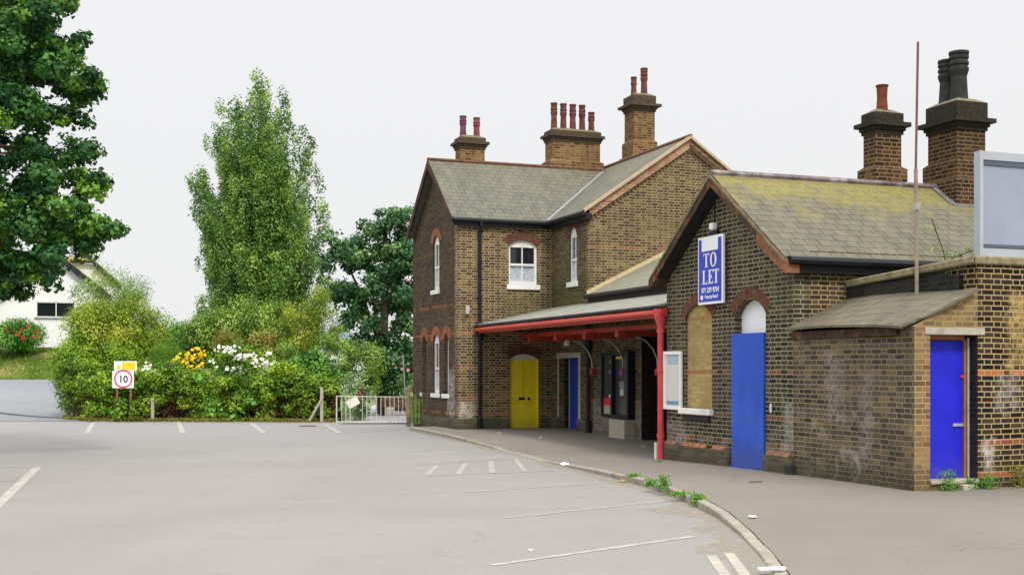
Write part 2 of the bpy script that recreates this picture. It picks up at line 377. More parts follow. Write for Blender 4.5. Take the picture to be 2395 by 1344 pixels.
# --- wing one : front wall v=15.45, u -.62 .. 2.2
def sash(parent, f, x0, x1, z0, zs, zt, rec, sill_h=.12, meet=None, curt=True, sidefill=False):
    """white sash window in an arched opening; f drawing map, rec recess depth"""
    fr = MB(f); s = .07
    outer = archp(x0, x1, z0, zs, zt, 12)
    # arched head board and frame bars
    zt_g = zs-.03
    fr.prism([(x0, zt_g), (x1, zt_g)]+arc(x0, x1, zs, zt, 12), -rec, -rec-.06)
    fr.box(x0, -rec-.06, z0, x0+s, -rec, zt_g); fr.box(x1-s, -rec-.06, z0, x1, -rec, zt_g)
    fr.box(x0+s, -rec-.06, z0, x1-s, -rec, z0+.10)
    zm = meet or (z0+zt_g)/2
    fr.box(x0+s, -rec-.06, zm-.03, x1-s, -rec+.015, zm+.03)
    xm = (x0+x1)/2
    fr.box(xm-.018, -rec-.05, z0+.10, xm+.018, -rec-.01, zt_g)
    w = fr.build('window', M_white, parent)
    MB(f).box(x0+s, -rec-.055, zm+.02, x1-s, -rec-.045, zt_g).build('pane', M_glass, w)
    MB(f).box(x0+s, -rec-.055, z0+.05, x1-s, -rec-.045, zm-.02).build('pane', M_curt if curt else M_glass, w)
    MB(f).box(x0-.07, -.15, z0-sill_h, x1+.07, .06, z0).build('sill', M_white, w, bevel=.008)
    return w
V1 = 15.45; U0 = -.62; U2 = 2.2; V2 = 12.79; VB = 19.7
f1 = PV(V1)
wall('wall', rect(U0, U2, -.4, EZ), [archp(.89, 1.76, 4.05, 5.14, 5.32), archp(.92, 1.81, -.39, 1.95, 2.1)], 'v', V1, V1+.3, B_wing, house)
sash(house, f1, .89, 1.76, 4.05, 5.14, 5.32, .07, .14, meet=4.62)
voussoirs(f1, .89, 1.76, 5.14, 5.32, .24, 15).build('window_arch', B_red, house)
voussoirs(f1, .92, 1.81, 1.95, 2.1, .24, 15).build('door_arch', B_red, house)
# yellow door
d = MB(f1).box(.95, -.16, -.01, 1.78, -.09, 1.93).build('door', M_yellow, house); d['label'] = 'bright yellow boarded door'
mb = MB(f1)
for x in (1.35, 1.38): mb.box(x-.006, -.092, .85, x+.002, -.084, 1.85)
mb.box(1.0, -.092, .70, 1.73, -.086, .715)
mb.build('panel_moulding', plain('yellow_edge', (.55, .42, .02), .5), d)
MB(f1).box(1.22, -.095, .79, 1.40, -.078, .86).build('letter_box', M_black, d)
MB(f1).box(1.49, -.095, .79, 1.56, -.055, .86).build('handle', M_black, d, bevel=.015)
mb = MB(f1); mb.box(.925, -.14, -.02, .95, -.03, 1.93).box(1.78, -.14, -.02, 1.805, -.03, 1.93); mb.build('door_frame', M_yellow, house)
MB(f1).prism([(.93, 1.93), (1.8, 1.93)]+arc(.93, 1.8, 1.945, 2.09, 8), -.09, -.13).build('fanlight_board', M_cream, house)
MB(f1).box(.85, -.2, -.05, 1.9, .12, -.012).build('door_step', M_stone, house)
# plinth of wing one
MB(f1).box(1.84, 0, -.3, 2.2, .07, .27).build('plinth', None, house)
mb = MB(f1); mb.box(-.68, -.0, -.3, .92-.02, .07, .27)
mb.build('plinth', brick('brick_plinth', [(.06, .055, .05), (.12, .1, .08), (.17, .15, .12), (.22, .19, .14)], (.2, .18, .13), grime=.3, moss=.8), house)
bpy.data.objects['plinth'].data.materials.append(bpy.data.materials['brick_plinth'])
MB(PU(U0)).box(15.45, 0, -.3, 19.7, .06, .27).build('plinth', bpy.data.materials['brick_plinth'], house)
# left gable end : apex at v=17.58
RV = 17.58; RZ = 7.8
gz = lambda v: EZ+.02+(RZ-EZ-.12)*(1-abs(v-RV)/(RV-V1))
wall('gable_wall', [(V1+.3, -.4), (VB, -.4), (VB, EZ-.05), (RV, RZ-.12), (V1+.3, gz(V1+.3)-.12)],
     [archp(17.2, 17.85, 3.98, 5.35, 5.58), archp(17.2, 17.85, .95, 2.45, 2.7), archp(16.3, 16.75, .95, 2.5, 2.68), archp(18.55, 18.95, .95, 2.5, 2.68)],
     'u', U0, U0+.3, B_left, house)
f0 = PU(U0)
sash(house, f0, 17.2, 17.85, 3.98, 5.35, 5.58, .06, .12)
sash(house, f0, 17.2, 17.85, .95, 2.45, 2.7, .06, .12)
sash(house, f0, 16.3, 16.75, .95, 2.5, 2.68, .12, .12)
MB(f0).box(18.5, -.16, .9, 19.0, -.12, 2.7).build('blind_window', B_left, house)
for (a, b, s, t) in ((17.2, 17.85, 5.35, 5.58), (17.2, 17.85, 2.45, 2.7), (16.3, 16.75, 2.5, 2.68), (18.55, 18.95, 2.5, 2.68)):
    voussoirs(f0, a, b, s, t, .22, 11).build('window_arch', plain('arch_brick_orange', (.26, .10, .045), .9, .4, 9), house)
# back wall + return wall + wing two
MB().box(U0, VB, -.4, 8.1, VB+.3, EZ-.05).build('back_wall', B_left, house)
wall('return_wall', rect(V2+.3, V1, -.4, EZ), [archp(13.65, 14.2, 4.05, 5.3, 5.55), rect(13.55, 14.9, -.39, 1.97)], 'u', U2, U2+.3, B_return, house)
f2 = PU(U2)
sash(house, f2, 13.65, 14.2, 4.05, 5.3, 5.55, .06, .14)
voussoirs(f2, 13.65, 14.2, 5.3, 5.55, .2, 11).build('window_arch', B_red, house)
# recessed blue door under the canopy, stone surround
MB(f2).box(13.38, -.1, 1.97, 15.05, .02, 2.12).build('lintel', M_conc, house)
for a, b in ((13.4, 13.55), (14.9, 15.0)): MB(f2).box(a, -.02, .3, b, .012, 1.97).build('door_jamb', M_conc, house)
d = MB(f2).box(13.5, -.36, -.02, 14.82, -.3, 1.96).build('door', M_blue3, house); d['label'] = 'blue door set deep in the wall'
MB(f2).box(14.82, -.36, -.02, 14.9, -.29, 1.96).build('door_frame', M_galv, house)
MB(f2).box(14.15, 0, 2.3, 14.35, .09, 2.62).build('light_fitting', M_white, house, bevel=.01)
for a, b in ((12.79, 13.54), (14.95, 15.37)): MB(f2).box(a, 0, -.3, b, .06, .3).build('plinth', bpy.data.materials['brick_plinth'], house)
# big gable
RU = 5.15; RZ2 = 8.0; UR = 8.1
wall('gable_wall', [(U2, -.4), (UR, -.4), (UR, EZ-.05), (RU, RZ2-.1), (U2, EZ-.02)], [], 'v', V2, V2+.3, B_big, house)
MB().box(UR-.3, V2+.3, -.4, UR, VB, EZ-.05).build('side_wall', B_left, house)
# verge of the big gable : orange brick band and dentils, left and right
sl = (RZ2-EZ)/(RU-U2)
def rakeband(side, d0, d1, t0, t1, name, mat):
    mb = MB(PV(V2)); e = .06
    if side < 0: p0, p1 = (U2-.04, EZ-.02), (RU, RZ2-.02)
    else: p0, p1 = (UR+.04, EZ-.02), (RU, RZ2-.02)
    mb.prism([(p0[0], p0[1]-d0), (p1[0], p1[1]-d0), (p1[0], p1[1]-d1), (p0[0], p0[1]-d1)], t1, t0)
    return mb.build(name, mat, house)
rakeband(-1, .03, .30, 0, .06, 'verge_band', B_orange)
rakeband(1, .03, .16, 0, .06, 'verge_band', B_orange)
rakeband(1, .16, .30, 0, .05, 'verge_band', B_dentil)
mb = MB(PV(V2))
for k in range(56):
    for sd in (-1, 1):
        uu = RU+sd*(k+.5)*.053
        if k % 2 == 0: mb.box(uu-.026, 0, RZ2-.02-abs(uu-RU)*sl-.38, uu+.026, .035, RZ2-.02-abs(uu-RU)*sl-.27)
mb.build('dentil_course', B_dentil, house)
# roofs : wing one (ridge along u) and wing two (ridge along v)
def roofslab(name, quads, t, mat, parent):
    mb = MB()
    for q in quads: mb.slab(q, t)
    return mb.build(name, mat, parent)
ov = .16; s1 = (RZ-EZ)/(RV-V1)
ze = EZ+.05-s1*ov+.08
zz1 = lambda v: RZ-s1*abs(v-RV)
zz2 = lambda u: RZ2-sl*abs(u-RU)
# intersection of wing one front slope with wing two left slope : valley
vj = V1-ov; uj = RU-(RZ2-zz1(vj))/sl; ut = RU-(RZ2-RZ)/sl
EZ2 = zz1(vj)
q = [(U0-.22, vj, zz1(vj)), (uj, vj, zz1(vj)), (ut, RV, RZ), (U0-.22, RV, RZ)]
vb = VB+.25
q2 = [(ut+.3, vb, zz1(vb)), (U0-.22, vb, zz1(vb)), (U0-.22, RV, RZ), (ut+.3, RV, RZ)]
r1 = roofslab('roof', [q], .07, M_slate1, house); roofslab('roof', [q2], .07, M_slate1, house)
vf = V2-.13
ue = uj
qa = [(ue, vf, zz2(ue)), (RU, vf, RZ2), (RU, RV, RZ2), (ut, RV, RZ), (ue, vj, zz2(ue))]
mb = MB(); n = 5
vs = qa+[(p[0], p[1], p[2]-.07) for p in qa]
mb.add(vs, [(0, 1, 2, 3, 4), (9, 8, 7, 6, 5)]+[(i, i+5, (i+1) % 5+5, (i+1) % 5) for i in range(5)])
mb.slab([(RU, RV, RZ2), (RU, vb, RZ2), (ut-1, vb, zz2(ut-1)), (ut, RV, RZ)], .07)
mb.slab([(RU, vf, RZ2), (UR+.15, vf, zz2(UR+.15)), (UR+.15, vb, zz2(UR+.15)), (RU, vb, RZ2)], .07)
r2 = mb.build('roof', M_slate1, house)
# verge capping, ridge tiles, lead valley
mb = MB(); mb.tube([(U0-.25, RV, RZ+.02), (ut, RV, RZ+.02)], .055, 6)
mb.build('ridge_tiles', plain('ridge_clay', (.15, .075, .045), .9, .35, 8), r1)
mb = MB(); mb.tube([(RU, vf-.02, RZ2+.02), (RU, vb, RZ2+.02)], .055, 6)
mb.build('ridge_tiles', bpy.data.materials['ridge_clay'], r2)
mb = MB(); mb.slab([(uj-.03, vj-.02, zz1(vj)+.03), (uj+.035, vj-.02, zz1(vj)+.035), (ut+.03, RV, RZ+.03), (ut-.04, RV, RZ+.03)], .02)
mb.build('valley_flashing', M_lead, r1)
mb = MB(PV(vf-.012)); e = .075
mb.prism([(ue-.02, zz2(ue)+.01), (RU, RZ2+.03), (RU, RZ2-.05), (ue-.02, zz2(ue)-.07)], .01, -.12)
mb.prism([(UR+.15, zz2(UR+.15)+.01), (RU, RZ2+.03), (RU, RZ2-.05), (UR+.15, zz2(UR+.15)-.07)], .01, -.12)
mb.build('verge_cap', plain('pale_verge_mortar', (.44, .33, .22), .9, .2, 14), r2)
# bargeboards on the left gable end
mb = MB(PU(U0-.225))
mb.prism([(V1-ov-.02, zz1(vj)-.0), (RV, RZ+.0), (RV, RZ-.24), (V1-ov-.02, zz1(vj)-.2)], .03, -.005)
mb.prism([(vb, zz1(vb)), (RV, RZ), (RV, RZ-.24), (vb, zz1(vb)-.24)], .03, -.005)
mb.build('bargeboard', plain('dark_bargeboard', (.05, .028, .022), .8, .4, 6, dirt=(.12, .04, .03)), house)
# gutters
def gutter(mb, p, q, r=.06): mb.tube([p, q], r, 8)
mb = MB(); gutter(mb, (U0-.2, vj-.03, EZ2-.07), (uj+.03, vj-.03, EZ2-.07), .065); mb.box(U0-.18, vj+.02, EZ2-.22, uj+.1, vj+.1, EZ2-.08)
gutter(mb, (ue-.03, vj-.03, EZ2-.08), (ue-.03, vf, EZ2-.08), .07); mb.box(ue+.03, vf, EZ2-.24, U2, vj+.0, EZ2-.09)
mb.build('gutter', M_black, house)
# downpipe on wing one, hopper and base
mb = MB(); mb.tube([(0, V1-.22, EZ2-.1), (0, V1-.22, EZ2-.22), (0, V1-.08, EZ2-.42), (0, V1-.08, .02)], .05, 10)
for z in (.12, 1.1, 2.0, 3.6, 4.6, 5.4): mb.tube([(0, V1-.08, z), (0, V1-.08, z+.1)], .066, 10)
mb.lathe(0, V1-.1, [(.05, 2.45), (.11, 2.62), (.13, 2.68), (.13, 2.92), (.06, 3.0)], 10)
mb.lathe(0, V1-.08, [(.08, 0), (.08, .3), (.055, .34)], 10)
mb.build('downpipe', M_black, house, smooth=False)
mb = MB(); mb.lathe(0, 0, [(.0, 0)], 3)
mb = MB(); mb.box(-.42, V1-.12, 3.18, -.30, V1, 3.42); mb.build('alarm_bell', M_galv, house, bevel=.02)
# chimneys (parts) and pots (sub-parts)
def pot(x, y, z, h, r, mat, parent, rings=2):
    pr = [(r*1.12, z), (r*1.0, z+.08*h), (r*.86, z+.5*h)]
    zr = z+.62*h
    for k in range(rings): pr += [(r*1.08, zr), (r*1.08, zr+.05*h), (r*.95, zr+.07*h), (r*.95, zr+.1*h)]; zr += .12*h
    pr += [(r*.95, z+.93*h), (r*1.1, z+.95*h), (r*1.1, z+h), (r*.8, z+h)]
    mb = MB(); mb.lathe(x, y, pr, 14); return mb.build('chimney_pot', mat, parent)
def chimney(x0, x1, y0, y1, zb, zt, pots, bmat, parent, plinths=((0, .3, .06),), cap=.36, flare=.12, cmat=None):
    c = MB(); h = zt
    c.box(x0, y0, zb, x1, y1, zt-cap)
    for a, b, e in plinths:
        c.box(x0-e, y0-e, zb+a, x1+e, y1+e, zb+b); c.frust(x0-e, y0-e, zb+b, x1+e, y1+e, zb+b+.06, -e+.003)
    ch = c.build('chimney', bmat, parent)
    k = MB(); z = zt-cap
    k.box(x0-.03, y0-.03, z, x1+.03, y1+.03, z+.07); k.box(x0-.06, y0-.06, z+.07, x1+.06, y1+.06, z+.14)
    k.box(x0-flare, y0-flare, z+.14, x1+flare, y1+flare, z+.22)
    k.box(x0-.03, y0-.03, z+.22, x1+.03, y1+.03, zt-.02)
    k.build('corbel', cmat or M_corb, ch)
    t = MB(); t.frust(x0-.03, y0-.03, zt-.02, x1+.03, y1+.03, zt+.07, -.16); t.build('flaunching', M_flaunch, ch)
    for (x, y, hh, r, m, rg) in pots: pot(x, y, zt+.03, hh, r, m, ch, rg)
    return ch
chimney(.17, .93, RV+.05, RV+.55, 7.3, 8.58, [(.33, RV+.3, .62, .10, M_potd if False else plain('purple_clay_pot', (.12, .05, .08), .8, .3), 2), (.76, RV+.3, .60, .10, M_potp, 2)], B_chim, house, ())
chimney(3.1, 4.72, RV+.05, RV+.58, 7.3, 9.0, [(3.1+.18+.315*k, RV+.31, .82 if k < 4 else .62, .10, M_pot, 2) for k in range(5)], B_chim, house, ((0, .72, .09),))
chimney(5.28, 5.98, 16.4, 17.05, 7.0, 9.98, [(5.43, 16.72, .55, .09, M_pot, 1), (5.78, 16.72, .85, .105, M_pot, 3)], B_chim, house, ((0, 1.1, .13), (1.1, 1.55, .06)), cap=.5, flare=.16)

# ================================================================= STATION BUILDING (single storey)
stn = empty('station_building', ROOT, TH, 'single storey brick station building with lichened slate roof and a gable facing the car park', 'building')
GV = 4.3; GZ = 3.45; AV = 2.2; AZ = 5.08; fg = PU(0)
sg = (AZ-.05-GZ)/AV
dv0, dv1 = .82, 1.80
wall('gable_wall', [(0, -.4), (GV, -.4), (GV, GZ), (GV/2, AZ-.17), (0, GZ)],
     [archp(dv0, dv1, -.39, 2.6, 2.84), archp(2.58, 3.56, .94, 2.62, 2.84)], 'u', 0, .3, B_gable, stn)
voussoirs(fg, dv0-.01, dv1+.01, 2.6, 2.86, .19, 17, back=.12).build('door_arch', B_red, stn)
voussoirs(fg, 2.57, 3.57, 2.6, 2.85, .19, 17, back=.12).build('window_arch', B_red, stn)
MB(fg).prism(archp(2.5, 3.64, .9, 2.62, 2.86), -.045, -.12).build('bricked_up_window', B_yel, stn)
mb = MB(fg); mb.box(2.52, -.1, .83, 3.68, .1, .94); mb.build('sill', M_white, stn, bevel=.012)
MB(fg).box(2.64, 0, .72, 3.56, .05, .83).build('sill_corbel', M_blackold, stn)
# blue board over the doorway, arched white panel above
bd = MB(fg).box(.845, -.02, -.03, 1.865, .03, 2.27).build('door', M_blue1, stn, bevel=.004); bd['label'] = 'tall royal blue board closing the doorway'
MB(fg).box(.8, 0, -.12, 1.92, .09, -.02).build('threshold', M_blue1, bd, bevel=.01)
MB(fg).prism(archp(dv0-.02, dv1+.02, 2.2, 2.6, 2.85), -.14, -.18).build('fanlight_board', M_signw, stn)
for a, b, z in ((0, .8, .26), (1.93, 4.3, .24)): MB(fg).box(a, 0, -.3, b, .07, z).build('plinth', bpy.data.materials['brick_plinth'], stn)
M_pc = plain('orange_plinth_brick', (.30, .13, .065), .9, .45, 7, dirt=(.16, .12, .08))
for k in range(19):
    v = .08+k*.222
    if .60 < v < 1.9 or k in (11, 16): continue
    z = .262 if v < 1 else .242
    MB().add([(-.068, v, z), (-.068, v+.21, z), (-.002, v+.21, z), (-.002, v, z), (-.002, v, z+.07), (-.002, v+.21, z+.07)], [(0, 1, 2, 3), (0, 1, 5, 4), (2, 3, 4, 5), (0, 3, 4), (1, 2, 5)]).build('plinth_brick', M_pc, stn)
MB().box(-.12, -.08, -.3, .02, .12, .16).build('corner_stone', plain('dark_corner_stone', (.04, .04, .04), .9, .3), stn, bevel=.03)
mb = MB(fg); mb.tube([(.62, .03, .95), (.62, .03, 1.1)], .02, 6); mb.build('bell_push', M_white, stn)
# right flank and other walls
MB().box(.3, 0, -.4, 9.0, .3, GZ+.1).build('side_wall', B_flank, stn)
MB().box(.3, GV-.3, -.4, U2, GV, GZ).build('side_wall', B_gable, stn)
MB().box(9.0, 0, -.4, 9.3, 12.7, GZ+.1).build('back_wall', B_flank, stn)
wall('front_wall', rect(GV, V2, -.4, 3.62), [rect(5.0, 9.77, -.39, 2.5)], 'u', U2, U2+.3, B_return, stn)
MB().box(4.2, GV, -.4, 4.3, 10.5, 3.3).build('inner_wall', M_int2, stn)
MB().box(2.203, 9.755, -.4, 2.5, 9.769, 2.5).build('entrance_shade_slab', M_blackold, stn)  # black slab added over the lit brick jamb, standing in for recess shade
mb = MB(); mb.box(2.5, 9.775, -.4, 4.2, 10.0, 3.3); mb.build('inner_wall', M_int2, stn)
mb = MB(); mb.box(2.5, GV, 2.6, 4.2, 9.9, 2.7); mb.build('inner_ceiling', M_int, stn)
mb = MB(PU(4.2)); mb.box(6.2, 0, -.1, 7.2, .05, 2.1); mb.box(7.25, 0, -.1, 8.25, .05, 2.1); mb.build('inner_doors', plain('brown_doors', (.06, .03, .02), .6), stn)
# roofs
uo = -.26; eo = .14
zg = lambda v: AZ-sg*abs(v-GV/2)
MBr = MB(); MBr.slab([(uo, -eo, zg(-eo)), (9.4, -eo, zg(-eo)), (9.4, GV/2, AZ), (uo, GV/2, AZ)], .06)
MBr.slab([(9.4, GV+eo, zg(GV+eo)), (uo, GV+eo, zg(GV+eo)), (uo, GV/2, AZ), (9.4, GV/2, AZ)], .06)
rs = MBr.build('roof', M_slate2, stn)
mb = MB(); mb.tube([(uo-.02, GV/2, AZ+.02), (9.4, GV/2, AZ+.02)], .06, 6); mb.build('ridge_tiles', plain('grey_ridge', (.16, .13, .13), .8, .5, 5, dirt=(.5, .5, .5)), rs)
sm = .475
mb = MB(); ur = 5.1; zr = 3.66+sm*(ur-U2+.1)
mb.slab([(U2-.1, V2-.01, 3.64), (U2-.1, 4.1, 3.64), (ur, 2.3, zr), (ur, V2-.01, zr)], .06)
mb.slab([(ur, V2-.01, zr), (ur, 2.3, zr), (9.3, 2.3, 3.5), (9.3, V2-.01, 3.5)], .06)
rm = mb.build('roof', slate('slate_main', (.19, .19, .145), (.24, .235, .17), streak=.3), stn)
mb = MB(PV(V2)); mb.prism([(U2-.1, 3.64), (ur, zr), (ur, zr+.12), (U2-.1, 3.74)], .035, 0); mb.build('mortar_fillet', M_mortar, rm)
# bargeboards of the small gable
for sd, m_ in ((1, M_barge), (-1, M_barge)):
    ve = GV+eo+.02 if sd > 0 else -eo-.02
    mb = MB(PU(uo)); mb.prism([(ve, zg(ve)-.01), (GV/2, AZ-.01), (GV/2, AZ-.22), (ve, zg(ve)-.2)], .03, 0); mb.build('bargeboard', m_, stn)
    mb = MB(); mb.slab([(uo+.02, ve, zg(ve)-.19), (uo+.02, GV/2, AZ-.21), (-.0, GV/2, AZ-.21), (0, ve, zg(ve)-.19)], .02); mb.build('soffit', M_blackold, stn)
    mb = MB(PU(uo)); mb.prism([(ve, zg(ve)-.02), (GV/2, AZ-.02), (GV/2, AZ-.07), (ve, zg(ve)-.07)], .05, .03); mb.build('verge_moulding', plain('verge_lichen', (.17, .14, .08), .9, .4, 9), stn)
mb = MB(PU(uo)); mb.prism([(-eo-.03, zg(-eo)-.26), (.62, zg(.62)-.29), (.62, zg(.62)-.09), (-eo-.03, zg(-eo)-.07)], .045, -.25); mb.build('eave_box', M_bargeo, stn)
mb = MB(PU(uo)); mb.prism([(GV+eo+.03, zg(GV+eo)-.24), (GV-.1, zg(GV-.1)-.26), (GV-.1, zg(GV-.1)-.09), (GV+eo+.03, zg(GV+eo)-.07)], .045, -.25); mb.build('eave_box', M_barge, stn)
# gutters
mb = MB(); gutter(mb, (uo+.05, -eo-.05, zg(-eo)-.06), (9.3, -eo-.05, zg(-eo)-.06), .07); mb.box(.02, -eo+.01, zg(-eo)-.25, 9.3, -.003, zg(-eo)-.08); mb.build('gutter', M_black, stn)
mb = MB(); gutter(mb, (U2-.15, 4.45, 3.58), (U2-.15, V2-.02, 3.58), .06); mb.box(U2-.08, 4.32, 3.38, U2-.003, V2-.02, 3.56); mb.build('gutter', M_blackold, stn)
# lamp fixed above the sign
mb = MB(fg); mb.box(2.37, 0, 4.13, 2.49, .12, 4.26); lf = mb.build('lamp', M_signw, stn, bevel=.02)
MB(fg).box(2.32, 0, 4.03, 2.52, .05, 4.13).build('lamp_bracket', M_black, lf)
MB(fg).box(2.46, 0, 4.26, 2.48, .012, 4.72).build('lamp_cable', M_black, lf)
# downpipe at canopy end handled with canopy
# chimneys
chimney(3.36, 3.94, 2.35, 2.72, 4.6, 6.5, [(3.64, 2.53, .50, .11, M_potr, 0)], B_chimd, stn, ((0, .82, .08),), cap=.42, flare=.13, cmat=plain('sooty_corbel_dark', (.03, .025, .018), .95, .5, 20))
chimney(4.70, 5.36, 1.72, 2.52, 3.9, 6.68, [(5.0, 2.02, .95, .17, M_potd, 3), (4.98, 2.3, .85, .17, M_potd, 3)], B_chimd, stn, ((0, 1.3, .13), (1.3, 1.62, .07)), cap=.55, flare=.14, cmat=bpy.data.materials['sooty_corbel_dark'])
mb = MB(); mb.slab([(4.5, 1.56, zg(1.56)+.03), (5.55, 1.56, zg(1.56)+.03), (5.55, 1.72, zg(1.72)+.05), (4.5, 1.72, zg(1.72)+.05)], .03)
mb.slab([(4.45, 1.6, zg(1.6)+.03), (4.6, 1.6, zg(1.6)+.03), (4.6, 2.15, zg(2.15)+.04), (4.45, 2.15, zg(2.15)+.04)], .03); mb.build('chimney_flashing', plain('dark_lead', (.16, .16, .16), .7, .3), rs)

# ---- canopy (part of the station building)
cn = MB(); zc0 = 2.90; zc1 = 3.42
cn.slab([(-.14, 4.32, zc0), (-.14, V1-.012, zc0), (U2-.003, V1-.012, zc1), (U2-.003, 4.32, zc1)], .05)
can = cn.build('canopy_roof', M_slate3, stn)
mb = MB(); mb.slab([(-.125, 4.33, zc0-.052), (-.125, V1-.013, zc0-.052), (U2-.01, V1-.013, zc1-.052), (U2-.01, 4.33, zc1-.052)], .03); mb.build('canopy_boards', M_blackold, can)
mb = MB()
L = 62
for k in range(L):     # ragged slate edge
    v = 4.33+(V1-.02-4.33)*k/L; w = (V1-.02-4.33)/L
    mb.box(-.17-random.random()*.02, v+.004, zc0-.045-random.random()*.012, -.13, v+w-.004, zc0-.012)
mb.build('slate_edge', plain('slate_edge', (.05, .05, .055), .8, .3), can)
mb = MB(); mb.tube([(-.13, 4.2, 2.755), (-.13, V1-.16, 2.755)], .062, 10); mb.box(-.07, 4.2, 2.66, -.04, V1-.02, 2.84); mb.build('gutter', M_red, can, smooth=False)
mb = MB(); mb.box(1.3, 4.32, 2.55, 1.42, V1-.012, 2.66); mb.build('canopy_beam', M_red, can)
for v in (14.3, 12.45, 10.6, 8.75):
    b = MB().box(1.12, v-.07, 2.42, U2-.003, v+.07, 2.545).build('canopy_bracket_beam', M_redd, can)
    MB().box(1.05, v-.1, 2.40, 1.3, v+.1, 2.54).build('beam_end', M_red, b)
    if v < 14:
        pts = [(2.12, v, 1.62), (2.1, v, 1.9), (1.98, v, 2.15), (1.8, v, 2.32), (1.55, v, 2.42)]
        MB().tube(pts, .02, 6).build('iron_brace', M_galv, b)
        MB().box(2.05, v-.05, 1.5, U2-.003, v+.05, 1.68).build('wall_corbel', M_red, b, bevel=.02)
mb = MB(); mb.tube([(-.1, 4.36, -.2), (-.1, 4.36, 2.5)], .06, 12); mb.lathe(-.1, 4.36, [(.06, 2.42), (.075, 2.5), (.13, 2.68), (.14, 2.82), (.1, 2.82)], 12)
for z in (.35, 1.6, 2.36): mb.tube([(-.1, 4.36, z), (-.1, 4.36, z+.07)], .075, 12)
dp = mb.build('downpipe', M_redpost, stn, smooth=False)
mb = MB(); mb.box(-.17, 4.43, -.2, -.13, 4.49, .25); mb.build('pipe_guard', M_white, dp)
mb = MB(); mb.tube([(U2-.1, V2-.1, -.15), (U2-.1, V2-.1, 2.5)], .055, 10); mb.lathe(U2-.1, V2-.1, [(.08, -.15), (.08, .3), (.055, .33)], 10)
mb.lathe(U2-.1, V2-.1, [(.055, 2.1), (.09, 2.2), (.09, 2.45), (.055, 2.5)], 10); mb.tube([(U2-.1, V2-.1, 2.5), (U2-.12, V2-.1, 3.4)], .05, 8); mb.build('downpipe', M_blackold, stn)

# ---- things fixed to the station walls
def chars(txt, size, f, a, d, z, mat, name, parent, flip=False, bold=0.0, sx=1.0):
    cu = bpy.data.curves.new('t', 'FONT'); cu.body = txt; cu.size = size; cu.extrude = .002; cu.offset = bold; cu.align_x = 'CENTER'
    ob = bpy.data.objects.new('t', cu); COL.objects.link(ob); bpy.context.view_layer.update()
    me = bpy.data.meshes.new_from_object(ob.evaluated_get(bpy.context.evaluated_depsgraph_get()))
    bpy.data.objects.remove(ob); bpy.data.curves.remove(cu)
    for v in me.vertices:
        x, y, zz = v.co; v.co = f(a+(-x if flip else x)*sx, d+zz, z+y)
    me.materials.clear(); me.name = name
    return link_mesh(name, me, mat, parent)
# TO LET sign.   v decreases to the right on this wall
sg_ = empty('to_let_sign', ROOT, TH, 'blue and white TO LET board fixed high on the small brick gable', 'sign')
b = MB(fg).box(2.02, .06, 2.82, 2.90, .10, 4.03).build('sign_panel', M_signw, sg_)
MB(fg).box(2.075, .10, 2.865, 2.868, .104, 3.985).build('sign_face', M_sign, sg_)
MB(fg).box(2.19, .104, 3.77, 2.76, .107, 3.99).build('blank_plate', M_signw, sg_)
MB(fg).box(2.3, 0, 3.1, 2.36, .06, 3.8).build('fixing_batten', M_wood, sg_)
def serif(ch, x, z, w, h, mb):   # slender roman capitals made of strokes; x runs to the right -> v falls
    s = .034*1.5; t = .016
    B = lambda x0, z0, x1, z1: mb.box(-(x+x1), .104, z+z0, -(x+x0), .108, z+z1)
    if ch == 'T':
        B(w/2-s/2, 0, w/2+s/2, h); B(0, h-t*1.3, w, h); B(0, h-.05, t, h); B(w-t, h-.05, w, h); B(w/2-s, 0, w/2+s, t)
    if ch == 'L':
        B(w*.16, 0, w*.16+s, h); B(0, h-t, w*.16+s+.03, h); B(0, 0, w, t*1.3); B(w-t, 0, w, .06)
    if ch == 'E':
        B(w*.16, 0, w*.16+s, h); B(0, h-t, w, h); B(0, 0, w, t*1.3); B(w-t, 0, w, .055); B(w-t-.01, h-.05, w-.01, h); B(w*.16+s, h*.5-t/2, w*.75, h*.5+t/2); B(w*.75-t, h*.5-.03, w*.75, h*.5+.03)
    if ch == 'O':
        n = 28; vs = []; fs = []
        for k in range(n):
            a = 2*math.pi*k/n; c, q = math.cos(a), math.sin(a)
            for rx, rz in ((w/2, h/2), (w/2-s, h/2-t)):
                vs.append((-(x+w/2+rx*c), .104, z+h/2+rz*q)); vs.append((-(x+w/2+rx*c), .108, z+h/2+rz*q))
        for k in range(n):
            a = k*4; b_ = ((k+1) % n)*4
            fs += [(a+1, b_+1, b_+3, a+3), (a, a+2, b_+2, b_), (a, b_, b_+1, a+1), (a+2, a+3, b_+3, b_+2)]
        mb.add(vs, fs)
mb = MB(fg)
serif('T', -2.70, 3.48, .21, .25, mb); serif('O', -2.46, 3.475, .22, .26, mb)
serif('L', -2.74, 3.18, .18, .25, mb); serif('E', -2.53, 3.18, .17, .25, mb); serif('T', -2.35, 3.18, .2, .25, mb)
mb.build('lettering', M_signw, sg_)
chars('071 258 9754', .125, fg, 2.46, .106, 3.03, M_signw, 'telephone_number', sg_, True, .003, .88)
chars('Property Board', .085, fg, 2.42, .106, 2.925, M_signw, 'small_lettering', sg_, True, .002, .85)
mb = MB(lambda a, d, z: fg(a, d, z)); n = 14
mb.prism([(2.755+.045*math.cos(2*math.pi*k/n), 2.945+.045*math.sin(2*math.pi*k/n)) for k in range(n)], .104, .108); mb.build('emblem', M_signw, sg_)
